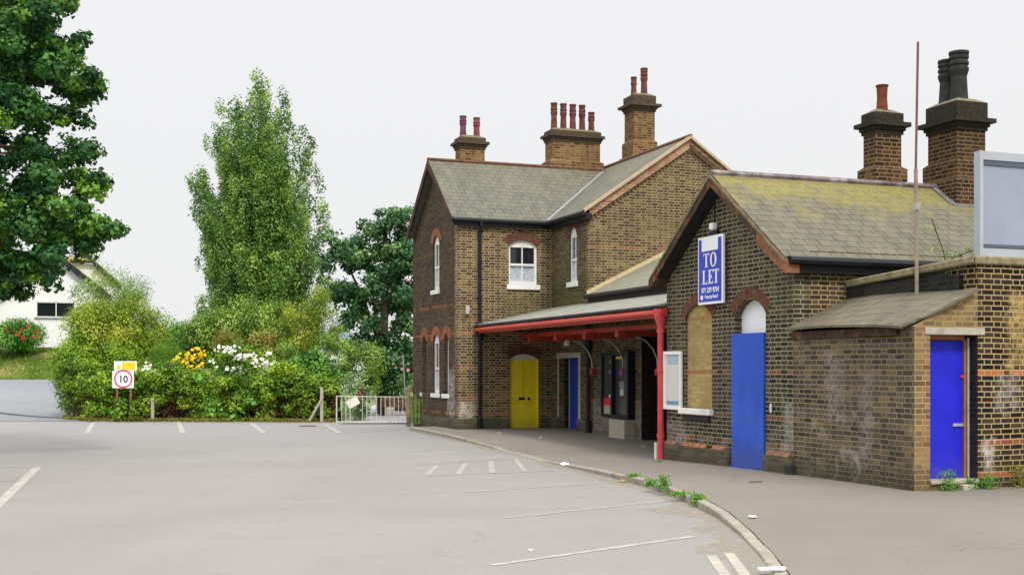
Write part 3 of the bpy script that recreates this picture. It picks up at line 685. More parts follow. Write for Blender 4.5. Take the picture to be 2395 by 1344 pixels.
# poster board between post and bricked window
pb = empty('poster_board', ROOT, TH, 'white framed notice board with pale poster beside the red downpipe', 'notice board')
mb = MB(fg); mb.box(3.62, .02, .93, 4.28, .05, 1.98); mb.build('backing', M_poster, pb)
mb = MB(fg); mb.box(3.60, .05, .90, 3.65, .08, 2.0).box(4.25, .05, .90, 4.30, .08, 2.0).box(3.65, .05, .90, 4.25, .08, .955).box(3.65, .05, 1.94, 4.25, .08, 2.0); mb.build('frame', M_signw, pb)
mb = MB(fg); mb.box(3.76, .05, 1.76, 4.16, .055, 1.93); mb.build('poster_header', M_pblue, pb)
MB(fg).box(3.74, .05, .99, 4.20, .055, 1.06).build('poster_footer', M_pblue2, pb)
# glazed cases under the canopy
c1 = empty('display_case', ROOT, TH, 'narrow black framed case with a red strip on the wall beside the black downpipe', 'display case', 'display cases under the canopy')
def case(root, a0, a1, z0, z1, d0, d1, ft, mat=M_black):
    mb = MB(f2); mb.box(a0, d0, z0, a0+ft, d1, z1).box(a1-ft, d0, z0, a1, d1, z1).box(a0+ft, d0, z0, a1-ft, d1, z0+ft).box(a0+ft, d0, z1-ft, a1-ft, d1, z1)
    mb.build('frame', mat, root)
case(c1, 11.14, 11.95, .45, 2.08, 0.001, .07, .07)
MB(f2).box(11.21, .002, .76, 11.88, .02, 2.01).build('backing', M_glassc, c1)
MB(f2).box(11.21, .002, .52, 11.88, .02, .60).build('backing', M_conc, c1)
MB(f2).box(11.21, .002, .60, 11.88, .02, .76).build('backing', M_conc, c1)
MB(f2).box(11.21, .02, .74, 11.88, .03, .92).build('red_strip', M_rs, c1)
MB(f2).box(11.25, .02, 1.82, 11.5, .03, 1.88).build('small_notice', M_poster, c1)
MB(f2).box(11.25, .02, .94, 11.55, .03, 1.02).build('small_notice', M_poster, c1)
MB(f2).box(11.22, .02, 1.55, 11.55, .03, 1.64).build('blue_notice', M_pblue2, c1)
c2 = empty('display_case', ROOT, TH, 'larger black framed glass case standing over the pale concrete block', 'display case', 'display cases under the canopy')
case(c2, 10.10, 11.10, .44, 2.1, .001, .2, .09)
MB(f2).box(10.19, .002, .53, 11.01, .1, 2.01).build('backing', M_glassc, c2)
MB(f2).box(10.6, .1, 1.92, 10.9, .14, 1.97).build('yellow_light_strip', M_yl, c2)
MB(f2).box(10.28, .1, 1.45, 10.36, .112, 1.95).build('small_notice', plain('pale_green_card', (.3, .4, .4), .6), c2)
MB(f2).box(10.5, .1, 1.0, 10.75, .112, 1.35).build('small_notice', plain('grey_card', (.25, .25, .25), .6), c2)
MB(f2).box(10.55, .112, 1.02, 10.68, .118, 1.16).build('small_notice', M_poster, c2)
MB(f2).box(10.4, .1, 1.53, 10.85, .112, 1.63).build('blue_notice', plain('blue_card', (.03, .05, .4), .6), c2)
o = MB(f2).box(10.1, .0, -.2, 10.98, .3, .42).build('concrete_block', M_conc, None, bevel=.01); o.location = ROOT; o.rotation_euler = (0, 0, TH)
tag(o, 'pale concrete block at the foot of the wall below the larger glass case', 'concrete block')

# ================================================================= SHED AND TALL WALL
shed = empty('brick_shed', ROOT, TH, 'small lean-to brick shed with slate roof and bright blue door at the right', 'shed')
MB().box(.0-.015, -2.9, -.4, .25, -.003, 2.24).build('side_wall', B_shed, shed)
f3 = PV(-2.9)
wall('front_wall', [(.25, -.4), (1.07, -.4), (1.07, 2.84), (.25, 2.36), (-.01, 2.25), (-.01, 2.245), (.25, 2.245)], [rect(.2501, 1.0699, -.3, 2.13)][:0], 'v', -2.897, -2.7, B_shedf, shed) if False else None
mb = MB(f3); mb.prism([(-.015, 2.245), (1.068, 2.245), (1.068, 2.80), (-.015, 2.25)], 0, -.25); mb.build('front_wall', B_shedf, shed)
mb = MB(f3); mb.box(.251, -.25, 2.235, 1.068, 0, 2.244); mb.box(-.014, -.001, -.4, .25, .002, 2.245); mb.build('front_pier', B_shedf, shed)
MB(f3).box(1.058, -.195, .14, 1.0695, -.004, 2.13).build('sooty_shade_slab', B_para, shed)  # dark slab added over the door jamb; shade and soot in its colour
MB(f3).box(.16, -.22, 2.135, 1.18, .02, 2.235).build('lintel', M_conc, shed, bevel=.006)
dr = MB(f3).box(.1, -.26, .14, .98, -.20, 2.06).build('door', M_blue2, shed); dr['label'] = 'vivid blue shed door'
MB(f3).box(.80, -.20, .86, .98, -.182, .9).build('bolt', M_galv, dr); MB(f3).box(.93, -.20, 1.54, .98, -.18, 1.58).build('latch', M_rs, dr)
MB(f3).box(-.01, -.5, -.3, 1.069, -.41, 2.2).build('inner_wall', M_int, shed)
mb = MB(f3); mb.box(.98, -.27, .14, 1.02, -.17, 2.08).box(.1, -.27, 2.07, .98, -.17, 2.13); mb.build('door_frame', M_frame, shed)
MB(f3).tube([(1.042, -.16, .1), (1.042, -.16, 2.1)], .018, 8).build('conduit', M_galv, shed)
MB(f3).box(.252, -.40, .08, 1.068, .04, .135).build('door_step', M_conc, shed, bevel=.01)
mb = MB(f3); mb.box(.252, -.4, -.3, 1.068, -.004, .08); mb.build('step_base', B_shedf, shed)
MB(f3).box(.72, 0, -.05, .92, .12, .07).build('loose_brick', M_conc, shed, bevel=.01)
# shed roof with a drooping front corner
mb = MB(); NU, NV = 8, 14
vs = []
for j in range(NV+1):
    for i in range(NU+1):
        a = i/NU; t = j/NV
        u = -.17+(1.17)*a; v = .0-.004-(3.0)*t
        z = 2.30+.50*a+.02*math.sin(t*5)+(-.03*(1-a)*max(0, t-.8)*5)
        v = v+(.35*(1-a)**3)*max(0, t-.85)*6.6*.6
        vs.append((u-.0, v, z))
W_ = NU+1; n = len(vs)
fs = [(j*W_+i, (j+1)*W_+i, (j+1)*W_+i+1, j*W_+i+1) for j in range(NV) for i in range(NU)]
vs2 = vs+[(x, y, z-.035) for x, y, z in vs]
fs += [tuple(k+n for k in reversed(f)) for f in fs[:NU*NV]]
edge = [i for i in range(W_)]+[j*W_+NU for j in range(1, NV+1)]+[NV*W_+i for i in range(NU-1, -1, -1)]+[j*W_ for j in range(NV-1, 0, -1)]
for k in range(len(edge)):
    a, b_ = edge[k], edge[(k+1) % len(edge)]; fs.append((a, b_, b_+n, a+n))
mb.add(vs2, fs); srf = mb.build('roof', M_slate4, shed)
mb = MB(); mb.box(-.07, -2.6, 2.13, -.018, -.02, 2.25); mb.build('eave_board', M_barge, shed)
# tall wall and parapet
tw = empty('tall_brick_wall', ROOT, TH, 'tall dark brick wall with stone coping behind and to the right of the shed', 'wall')
MB(f3).box(1.07, -.55, -.4, 6.5, 0, 3.12).build('front_face', B_wallr, tw)
mb = MB(); mb.box(1.0, -2.6, -.4, 1.07, -.003, 3.0); mb.build('return_face', B_para, tw)
mb = MB(f3); mb.box(1.0, -.36, 3.12, 6.5, .05, 3.24); mb.build('coping', M_stoned, tw, bevel=.02)
mb = MB(); mb.add([(.95, -2.95, 3.13), (1.32, -2.54, 3.13), (1.32, -.01, 2.98), (.95, -.01, 2.98), (.95, -2.95, 3.245), (1.32, -2.54, 3.245), (1.32, -.01, 3.09), (.95, -.01, 3.09)],
    [(0,3,2,1),(4,5,6,7),(0,1,5,4),(1,2,6,5),(2,3,7,6),(3,0,4,7)]); mb.build('coping', M_stoned, tw, bevel=.02)
mb = MB(); mb.box(1.07, -2.6, -.4, 1.28, -.003, 2.97); mb.build('return_core', B_para, tw)
# grey panel standing on the wall
gp = empty('metal_panel', ROOT, TH, 'large blue grey sheet metal panel standing on top of the tall wall', 'panel')
MB(f3).box(1.23, -.23, 3.25, 3.6, -.16, 4.72).build('panel_sheet', M_grey, gp)
mb = MB(f3); mb.box(1.215, -.24, 3.25, 1.275, -.12, 4.74).box(1.275, -.24, 4.62, 3.6, -.13, 4.74).box(1.275, -.24, 3.25, 3.6, -.13, 3.37); mb.build('panel_rim', M_greyl, gp)
for a, b in ((4.55, 4.60), (3.385, 3.43)): MB(f3).box(1.30, -.16, a, 3.6, -.14, b).build('panel_groove', M_greyd, gp)
# mast
ms = empty('mast', (*loc2w(.9, -1.83), 2.7), TH, 'tall thin rusty metal mast standing on the shed roof', 'mast')
MB().tube([(0, 0, .05), (-.02, 0, 1.9)], .028, 8).build('pole_base', M_mast, ms); MB().tube([(-.02, 0, 1.9), (.02, 0, 3.78)], .018, 8).build('pole_top', plain('rusty_red_pole', (.17, .085, .07), .8, .3), ms)
MB().box(-.04, -.04, 1.3, .03, .04, 1.4).build('clamp', M_galv, ms)

# ================================================================= GROUND
def sstep(a, b, x): t = max(0, min(1, (x-a)/(b-a))); return t*t*(3-2*t)
def gh(x, y):
    z = -.1
    left = 1-sstep(-17, -12.5, x)
    rise = 0
    if y > 44: rise = min((y-44)/14, 1)*1.25
    if y > 58: rise += sstep(58, 63.5, y)*1.55
    z += rise*left
    z += sstep(70, 200, y)*1.0
    return z
def pz(x, y):       # pavement height
    dx, dy = x-OX, y-OY; u = dx*CT+dy*ST; v = -dx*ST+dy*CT
    return .0-.09*math.exp(-((v-6.5)/4)**2)
def grid(name, xs, ys, zf, mat, parent=None, kind='structure'):
    vs = [(x, y, zf(x, y)) for y in ys for x in xs]; w = len(xs)
    fs = [(j*w+i, j*w+i+1, (j+1)*w+i+1, (j+1)*w+i) for j in range(len(ys)-1) for i in range(w-1)]
    me = bpy.data.meshes.new(name); me.from_pydata(vs, [], fs); me.update()
    o = link_mesh(name, me, mat, parent, True)
    if kind: o['kind'] = kind
    return o
def grassmat():
    m = NT('grass_ground'); o = m.obj()
    c = m.ramp(m.noise(o, .5, 5, .65), [(.3, (.09, .14, .03)), (.5, (.15, .2, .045)), (.7, (.24, .23, .09))])
    c = m.mix(m.math('MULTIPLY', m.noise(o, 9, 4, .8), .5), c, (.07, .12, .02)); m.bump(m.noise(o, 14, 4, .8), .8, .05); return m.col(c)
def asphalt(name, a, b, speck=.12, tint=None, cracks=True, dark=.25):
    m = NT(name); o = m.obj()
    c = m.mix(m.step(m.noise(o, .16, 5, .6, .6), .35, .68), a, b)
    c = m.mix(m.math('MULTIPLY', m.step(m.noise(o, .9, 6, .7, .8), .5, .75), .35), c, tuple(x*.8 for x in a))
    v = m.n('ShaderNodeTexVoronoi'); v.inputs['Scale'].default_value = 75; m.set(v.inputs['Vector'], o)
    c = m.mix(m.math('MULTIPLY', m.step(m.math('ADD', m.noise(o, 120, 2, .8), m.math('MULTIPLY', v.outputs[0], .25)), .45, .8), speck*2), c, tuple(x*.5 for x in a))
    c = m.mix(m.math('MULTIPLY', m.step(m.noise(o, 48, 2, .8), .58, .75), speck*1.5), c, tuple(min(1, x*1.35) for x in b))
    mp0 = m.n('ShaderNodeMapping'); m.set(mp0.inputs[0], o); mp0.inputs['Scale'].default_value = (.12, .9, 1); mp0.inputs['Rotation'].default_value = (0, 0, .25)
    c = m.mix(m.math('MULTIPLY', m.step(m.noise(mp0.outputs[0], 1.6, 5, .65), .5, .75), .28), c, tuple(x*.78 for x in a))
    # oil drips and darker stains
    k = m.math('MULTIPLY', m.step(m.noise(o, 1.7, 4, .6), .66, .74), dark)
    c = m.mix(k, c, tuple(x*.6 for x in a))
    if cracks:
        w = m.n('ShaderNodeTexVoronoi', feature='DISTANCE_TO_EDGE'); w.inputs['Scale'].default_value = .22
        mp = m.n('ShaderNodeVectorMath', operation='ADD'); nz = m.n('ShaderNodeTexNoise'); nz.inputs['Scale'].default_value = .8; nz.inputs['Detail'].default_value = 5
        m.set(nz.inputs['Vector'], o); m.set(mp.inputs[0], o); m.set(mp.inputs[1], nz.outputs['Color']); m.set(w.inputs['Vector'], mp.outputs[0])
        q = m.math('MULTIPLY', m.step(w.outputs[0], .004, .0), m.step(m.noise(o, .3, 2), .48, .6))
        c = m.mix(m.math('MULTIPLY', q, .45), c, tuple(x*.45 for x in a))
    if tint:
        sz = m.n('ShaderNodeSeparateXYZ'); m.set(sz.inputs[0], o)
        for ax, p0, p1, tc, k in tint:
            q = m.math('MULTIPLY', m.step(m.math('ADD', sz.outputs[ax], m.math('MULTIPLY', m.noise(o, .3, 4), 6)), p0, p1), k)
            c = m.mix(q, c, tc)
    m.b.inputs['Roughness'].default_value = .88
    m.bump(m.noise(o, 90, 3, .8), .25, .01); return m.col(c)
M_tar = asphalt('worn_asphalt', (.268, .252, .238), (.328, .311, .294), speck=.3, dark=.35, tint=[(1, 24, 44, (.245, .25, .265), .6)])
M_road = asphalt('road_asphalt', (.22, .23, .25), (.27, .28, .30), speck=.12)
M_pave = asphalt('pavement_tarmac', (.205, .184, .157), (.258, .234, .20), speck=.2, dark=.3)
xs = [-300, -150, -80, -60]+list(np.arange(-45, 20, 1.0))+[30, 60, 150, 300]; ys = [-60, -20, 0, 20]+list(np.arange(30, 80, 1.0))+[95, 120, 200, 500, 900]
grid('ground', xs, ys, lambda x, y: gh(x, y)-.03, grassmat())
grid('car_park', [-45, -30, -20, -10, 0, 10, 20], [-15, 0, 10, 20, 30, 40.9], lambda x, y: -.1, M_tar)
def strip(name, A, B, zf, mat, n=1, kind='structure'):
    vs = []; fs = []
    for (a, b) in zip(A, B):
        for k in range(n+1):
            t = k/n; x = a[0]*(1-t)+b[0]*t; y = a[1]*(1-t)+b[1]*t; vs.append((x, y, zf(x, y)))
    for i in range(len(A)-1):
        for k in range(n): q = i*(n+1)+k; fs.append((q, q+1, q+n+2, q+n+1))
    me = bpy.data.meshes.new(name); me.from_pydata(vs, [], fs); me.update()
    o = link_mesh(name, me, mat, None, False)
    if kind: o['kind'] = kind
    return o
# road climbing away at the left
ry = [40.8]+list(np.arange(42, 58.6, .8))
strip('road', [(-45, y) for y in ry], [(-13.6-.05*(y-41), y) for y in ry], lambda x, y: gh(x, y)+.012, M_road, 24)
# dark seam where the road meets the car park
P = [at(px, py, F*1.76/(py-HZ)) for px, py in ((-60, 968), (0, 972), (60, 974), (120, 976), (180, 980), (225, 986))]
mb = MB(); mb.add([(p[0], p[1], -.096 if p[1] < 42 else gh(p[0], p[1])+.02) for p in P]+[(p[0], p[1]-.35, -.096 if p[1]-.35 < 42 else gh(p[0], p[1]-.35)+.02) for p in P], [(i, i+6, i+7, i+1) for i in range(5)])
o = mb.build('drain_channel', plain('dark_drain', (.07, .07, .08), .9, .4, 20)); o['kind'] = 'structure'
# kerb line from car park side top edge
KP = [onz(px, py, 0) for px, py in ((958, 997), (1010, 1007), (1060, 1017), (1120, 1030), (1180, 1044), (1240, 1058), (1300, 1073), (1360, 1086), (1430, 1102), (1500, 1120), (1560, 1139), (1620, 1162), (1680, 1192), (1730, 1228), (1775, 1272), (1810, 1318), (1848, 1370), (1900, 1470), (1960, 1650))]
KP.append((KP[-1][0]+.25, KP[-1][1]-3)); KP.append((KP[-1][0]+.25, KP[-1][1]-6))
KP = [Vector(p) for p in KP]
def offset(L, d):
    out = []
    for i, p in enumerate(L):
        t = (L[min(i+1, len(L)-1)]-L[max(0, i-1)]).normalized(); out.append(p+Vector((-t.y, t.x))*d)
    return out
def resample(L, step):
    out = []; acc = 0
    for i in range(len(L)-1):
        a, b = L[i], L[i+1]; l = (b-a).length; n = max(1, int(round(l/step)))
        for k in range(n): out.append(a.lerp(b, k/n))
    out.append(L[-1]); return out
KR = resample(KP, .45)
KI = offset(KR, .13)
def kz(p):        # kerb drops to meet the car park near the camera
    return pz(p.x, p.y)-.075*(1-sstep(11.5, 15.5, p.y))
mb = MB()
for i in range(0, len(KR)-2, 2):
    a, m_, b = KR[i], KR[i+1], KR[i+2]; ai, mi, bi = KI[i], KI[i+1], KI[i+2]; g = .008
    a = a.lerp(m_, g/.45); ai = ai.lerp(mi, g/.45); dz = random.uniform(-.006, .006)
    pts = [a, m_, b, bi, mi, ai]
    top = [(p.x, p.y, kz(p)+dz) for p in pts]; bot = [(p.x, p.y, -.25) for p in pts]
    mb.add(top+bot, [tuple(range(6)), tuple(range(11, 5, -1))]+[(k, k+6, (k+1) % 6+6, (k+1) % 6) for k in range(6)])
o = mb.build('kerb', plain('kerb_stone', (.30, .275, .225), .9, .2, 9, dirt=(.17, .14, .09)), bevel=.012); o['kind'] = 'structure'
# pavement from kerb to walls : to a line well inside the buildings
def wallside(p):
    q = Vector(loc2w(3.0, max(-14, min(16.5, -(p.x-OX)*ST+(p.y-OY)*CT-1.5*0)))); return q
P0 = [p for p in KI]; P1 = []
for p in P0:
    v = -(p.x-OX)*ST+(p.y-OY)*CT
    P1.append(Vector(loc2w(4.1+max(0, -v)*1.2, v*.93+.8)))
strip('pavement', P0, P1, lambda x, y: min(pz(x, y), pz(x, y)-.07*(1-sstep(11.5, 15.5, y)*1) if (y < 15.6) else 9)-.004+(sstep(1, 4, x-1.0*(15.6-y)/3)*.05 if False else 0), M_pave, 14)
gm = NT('sandy_grit'); o_ = gm.obj(); gm.col(gm.mix(gm.noise(o_, 30, 3, .8), (.28, .24, .18), (.40, .35, .27)))
tb = gm.n('ShaderNodeBsdfTransparent'); mxs = gm.n('ShaderNodeMixShader'); gm.set(mxs.inputs[0], gm.math('MULTIPLY', gm.step(gm.noise(o_, 5, 5, .75), .38, .66), .8)); gm.t.links.new(tb.outputs[0], mxs.inputs[1]); gm.t.links.new(gm.b.outputs[0], mxs.inputs[2]); gm.t.links.new(mxs.outputs[0], gm.t.nodes['Material Output'].inputs[0]); gm.b.inputs['Roughness'].default_value = .95
KR2 = [p for p in KR if p.y > 6]; 
def gritw(i, p): return .12+.45*max(0, noise.noise(Vector((p.x*.9, p.y*.9, 3)))+.25)*(1.6 if p.y < 16 else .6)+random.uniform(0, .05)
o = None
kn = offset(KR2, -1)
strip('gutter_grit', [KR2[i]+(kn[i]-KR2[i])*gritw(i, KR2[i]) for i in range(len(KR2))], [KR2[i]+(KR2[i]-kn[i])*.03 for i in range(len(KR2))], lambda x, y: -.097, gm.mat)
# markings -------------------------------------------------------
def markmat(name, c, wear):
    m = NT(name); o = m.obj()
    k = m.step(m.noise(o, 7, 5, .75), wear-.1, wear+.15)
    return m.col(m.mix(k, c, (.30, .28, .26)))
MK_w = markmat('worn_white_line', (.42, .40, .36), .48); MK_f = markmat('faint_white_line', (.42, .395, .35), .40); MK_y = markmat('cream_double_line', (.43, .395, .32), .5)
def line(p, q, w, mat, zz=-.096, name='parking_line'):
    a = Vector(onz(*p, -.1)); b = Vector(onz(*q, -.1)); n = (b-a).normalized(); n = Vector((-n.y, n.x))*w/2
    mb = MB(); mb.add([(*(a+n), zz), (*(b+n), zz), (*(b-n), zz), (*(a-n), zz)], [(0, 1, 2, 3)]); o = mb.build(name, mat); o['kind'] = 'structure'
for p, q, w, m_ in (((219, 986), (203, 1012), .14, MK_w), ((418, 986), (427, 1012), .14, MK_w), ((588, 989), (618, 1012), .14, MK_w), ((760, 992), (795, 1012), .14, MK_w),
    ((88, 1092), (-40, 1213), .15, MK_w), ((88, 1091), (-80, 1092), .07, MK_w), ((52, 1124), (-80, 1123), .06, MK_f),
    ((1090, 1150), (1432, 1128), .08, MK_f), ((1180, 1211), (1570, 1169), .08, MK_f), ((1150, 1321), (1622, 1254), .08, MK_w),
    ((1000, 1112), (1298, 1100), .07, MK_f), ((985, 1086), (1205, 1071), .07, MK_f), ((945, 1056), (1125, 1044), .07, MK_f),
    ((1000, 1110), (1022, 1088), .09, MK_f), ((1072, 1108), (1090, 1082), .09, MK_f), ((1152, 1106), (1148, 1078), .1, MK_f), ((1228, 1102), (1206, 1074), .09, MK_f),
    ((800, 1012), (965, 1003), .06, MK_f)):
    line(p, q, w, m_)
line((1663, 1298), (1720, 1378), .10, MK_y, name='double_line'); line((1704, 1292), (1768, 1378), .10, MK_y, name='double_line')

# ================================================================= VEGETATION
NRM = {}
def leaves(name, P, size, mat, parent=None, tint=None, up=.35, rng=RNG, aspect=.6):
    N = len(P); P = np.asarray(P)
    d = rng.normal(size=(N, 3)); d /= np.linalg.norm(d, axis=1)[:, None]
    nr = rng.normal(size=(N, 3))*.55; nr[:, 2] += up*.9
    if NRM.get('P') is not None and len(NRM['P']) == N: nr += NRM['P']*1.0
    NRM['P'] = None
    nr[:, 2] += 1e-3; nr /= np.linalg.norm(nr, axis=1)[:, None]
    a = np.cross(nr, d); a /= np.linalg.norm(a, axis=1)[:, None]+1e-9; b = np.cross(nr, a)
    s = (size*rng.uniform(.6, 1.4, N))[:, None]/2
    fold = nr*s*.3
    V = np.empty((N, 4, 3)); V[:, 0] = P-a*s; V[:, 1] = P-b*s*aspect+fold; V[:, 2] = P+a*s; V[:, 3] = P+b*s*aspect+fold
    me = bpy.data.meshes.new(name); me.vertices.add(N*4); me.vertices.foreach_set('co', V.astype('f').ravel())
    me.loops.add(N*4); me.loops.foreach_set('vertex_index', np.arange(N*4, dtype='i'))
    me.polygons.add(N); me.polygons.foreach_set('loop_start', np.arange(0, N*4, 4, dtype='i'))
    me.update(calc_edges=True)
    at_ = me.attributes.new('tint', 'FLOAT', 'FACE')
    t = (tint if tint is not None else np.full(N, .5))+rng.normal(0, .10, N)
    at_.data.foreach_set('value', np.clip(t, 0, 1).astype('f'))
    me.materials.append(mat); o = bpy.data.objects.new(name, me); COL.objects.link(o)
    if parent: o.parent = parent
    return o
def blobpts(blobs, dens, rng=RNG, inner=.35, seed=0, gap=.0):
    """blobs: (x,y,z,rx,ry,rz) ; points mostly on their shells ; returns pts and per-clump tint"""
    out = []; tt = []; dd = []
    for (x, y, z, rx, ry, rz) in blobs:
        n = int(dens*(rx*ry+ry*rz+rx*rz)*4.2)+3
        d = rng.normal(size=(n, 3)); d /= np.linalg.norm(d, axis=1)[:, None]
        r = (inner+(1-inner)*rng.random(n)**.6)*(1+.16*rng.normal(size=n))
        p = d*r[:, None]*np.array([rx, ry, rz])+np.array([x, y, z]); out.append(p); dd.append(d)
        tt.append(np.full(n, np.clip(rng.normal(.48, .24), .05, .95)))
    P = np.concatenate(out); T = np.concatenate(tt); D = np.concatenate(dd)
    if gap > 0:
        keep = np.array([noise.noise(Vector(p)*1.1+Vector((seed, 0, 0))) > -gap for p in P.tolist()]); P = P[keep]; T = T[keep]; D = D[keep]
    NRM['P'] = D
    return P, T
def ellblobs(c, R, n, br, rng=RNG, flat=1.0, bottom=-.8):
    out = []
    while len(out) < n:
        d = rng.normal(size=3); d /= np.linalg.norm(d)
        if d[2] < bottom: continue
        r = .55+.42*rng.random()
        p = np.array(c)+d*r*np.array(R); s = br*rng.uniform(.65, 1.3)
        out.append((*p, s, s, s*flat))
    return out
L_poplar = leafmat('poplar_leaves', (.035, .085, .025), (.10, .175, .05), (.25, .33, .10))
L_dark = leafmat('sycamore_leaves', (.018, .05, .022), (.045, .105, .045), (.14, .22, .09))
L_near = leafmat('maple_leaves', (.012, .04, .016), (.03, .085, .028), (.13, .23, .045))
L_hedge = leafmat('hedge_leaves', (.035, .08, .015), (.11, .19, .035), (.26, .33, .06))
L_bush = leafmat('bush_leaves', (.06, .12, .03), (.13, .21, .05), (.27, .34, .11))
L_yel = leafmat('yellowish_leaves', (.065, .10, .02), (.16, .22, .04), (.34, .33, .08))
L_olive = leafmat('olive_leaves', (.10, .085, .03), (.17, .16, .05), (.26, .25, .08))
L_green = leafmat('dark_bush_leaves', (.03, .08, .02), (.07, .16, .035), (.16, .29, .07))
L_fen = leafmat('feathery_leaves', (.05, .11, .02), (.09, .17, .03), (.15, .24, .05))
L_brown = leafmat('dry_twigs', (.05, .028, .018), (.10, .055, .03), (.18, .11, .05), .1)
def shrub(name, label, cat, px0, px1, yt, yb, Y, depth, mat, dens=95, size=.09, nb=22, br=.42, gap=0, bottom=-.5, up=.35, sticks=False, flat=1.0, kind=None, aspect=.6, group=None):
    x0, _, z0 = at(px0, yb, Y); x1, _, z1 = at(px1, yt, Y)
    cx = (x0+x1)/2; W = (x1-x0)/2; zc = (z0+z1)/2; H = (z1-z0)/2
    root = empty(name, (cx, Y, z0), 0, label, cat, group)
    bl = ellblobs((0, 0, H*.95), (W*.96, depth, H*.97), int(nb*1.9), br*1.08*min(1.6, max(.35, W)), flat=flat, bottom=min(bottom, -.95))
    P, T = blobpts(bl, dens, gap=gap); P[:, 2] = np.maximum(P[:, 2], .02)
    leaves('foliage', P, size, mat, root, T, up, aspect=aspect)
    if sticks:
        mb = MB()
        for k in range(7):
            a = random.uniform(-1, 1)*W*.7; b = random.uniform(-.7, .7)*depth
            mb.tube([(a*.2, b*.2, 0), (a*.6, b*.6, H*.8), (a, b, H*1.6)], [.03, .02, .008], 5)
        mb.build('stem', M_bark, root)
    return root
# ---- tall poplar
Yp = 50.0; X0 = at(605, 0, Yp)[0]; gz0 = gh(X0, Yp)
pop = empty('poplar_tree', (X0, Yp, gz0), 0, 'tall pointed green poplar tree rising behind the hedge', 'tree')
prof = [(2.2, 1.9), (3, 2.2), (4.6, 2.55), (6.5, 2.6), (8.5, 2.7), (9.9, 2.5), (11.2, 2.1), (12, 1.5), (12.7, .95), (13.4, .55), (14.3, .15)]
def prf(z): return 1.07*float(np.interp(z, [p[0] for p in prof], [p[1] for p in prof]))
bl = []
for k in range(170):                  # upright plumes, each a leaning column of leaf clumps
    rt = 2.9*math.sqrt(random.random()); zt = 3.2+random.random()*2 if random.random() < .2 else None
    if zt is None:
        zs = [z for z in np.arange(4, 14, .1) if prf(z) >= rt*.97] or [5]
        zt = max(zs)-random.random()**1.3*5.5
    rt = min(rt, prf(zt)); a = random.uniform(0, 6.28); ln = random.uniform(2.6, 4.2); nbl = int(ln/.34)
    for q in range(nbl):
        t = q/(nbl-1); z = zt-ln*(1-t); rr = rt*(.62+.38*t); w = (.44-.2*t)*random.uniform(.8, 1.15)
        if z < 2.2: continue
        bl.append((math.cos(a)*rr+random.uniform(-.1, .1), math.sin(a)*rr+random.uniform(-.1, .1), z, w, w, w*1.25))
S = Yp/F
for px, yt, ln in ((612, 160, 1.5), (596, 175, 1.4), (626, 182, 1.3), (512, 218, 1.1), (535, 240, 1.2), (665, 197, 1.2), (672, 215, 1.3), (560, 225, 1.2), (648, 200+40, 1.3), (690, 285, 1.0), (484, 300, 1.2), (712, 330, 1.2), (735, 375, 1.0), (590, 200, 1.8), (625, 215, 1.8), (575, 230, 1.6), (608, 190, 1.5), (460, 405, .9), (748, 400, .9), (456, 470, .8), (752, 450, .9), (462, 590, .7), (745, 590, .8)):
    zt = EYE+(HZ-yt)*S; bl.append(((px-605)*S, random.uniform(-.4, .4), zt-ln*.5, .24, .24, ln*.55))
P, T = blobpts(bl, 82, gap=.5, seed=3.1, inner=.3)
leaves('crown', P, .105, L_poplar, pop, T, .3)
mb = MB(); mb.tube([(0, 0, -.2), (.05, 0, 3), (0, .1, 7), (.05, 0, 10), (0, 0, 12)], [.3, .24, .17, .08, .02], 9)
for k in range(26):
    z = random.uniform(1.5, 7.5); a = random.uniform(0, 6.28); r = prf(z+2.6)*.55
    mb.tube([(0, 0, z), (math.cos(a)*r*.45, math.sin(a)*r*.45, z+.9), (math.cos(a)*r*.8, math.sin(a)*r*.8, z+2.6)], [.08, .05, .015], 5)
mb.build('trunk', M_bark, pop)
# ---- sycamore by the house
Ys = 46.5
def tree(name, label, cpx, Y, zbase, blobs, trunk, mat, dens, size, gap, seed):
    X = at(cpx, 0, Y)[0]; t = empty(name, (X, Y, zbase), 0, label, 'tree')
    P, T = blobpts(blobs, dens, gap=gap, seed=seed); leaves('crown', P, size, mat, t, T, .5, aspect=.8)
    mb = MB()
    for pa, ra in trunk: mb.tube(pa, ra, 8)
    mb.build('trunk', M_bark, t); return t
S = Ys/F; bl = []; cx = 895
for (px, py, r, k) in ((890, 740, 85, 26), (930, 660, 70, 20), (850, 660, 70, 20), (900, 600, 55, 14), (945, 590, 50, 12), (840, 590, 40, 7), (800, 600, 30, 5), (790, 565, 18, 3), (770, 612, 14, 2), (890, 540, 38, 7), (905, 505, 22, 4), (950, 530, 36, 7), (960, 640, 50, 10), (830, 720, 45, 9), (870, 800, 55, 14), (930, 800, 60, 16), (965, 770, 50, 10), (905, 840, 40, 9), (800, 680, 22, 3)):
    for q in range(k):
        a = random.uniform(0, 6.28); rr = r*S*math.sqrt(random.random()); dep = random.uniform(-1, 1)*min(1.8, r*S*1.2); w = random.uniform(.26, .5)
        bl.append(((px-cx)*S+rr*math.cos(a), dep, EYE+(HZ-py)*S+rr*math.sin(a)+.1, w, w, w*.8))
tr = [([(0, 0, -.3), (0, 0, 2), (.1, 0, 5), (.1, 0, 7.2)], [.28, .22, .12, .03])]
for (px, py) in ((790, 575), (840, 560), (905, 500), (950, 530), (960, 650), (830, 700), (800, 640)):
    tr.append(([(0, 0, 1.8+random.random()*1.5), ((px-cx)*S*.5, .2, EYE+(HZ-py-60)*S*.8), ((px-cx)*S*.95, random.uniform(-.5, .5), EYE+(HZ-py)*S)], [.1, .06, .015]))
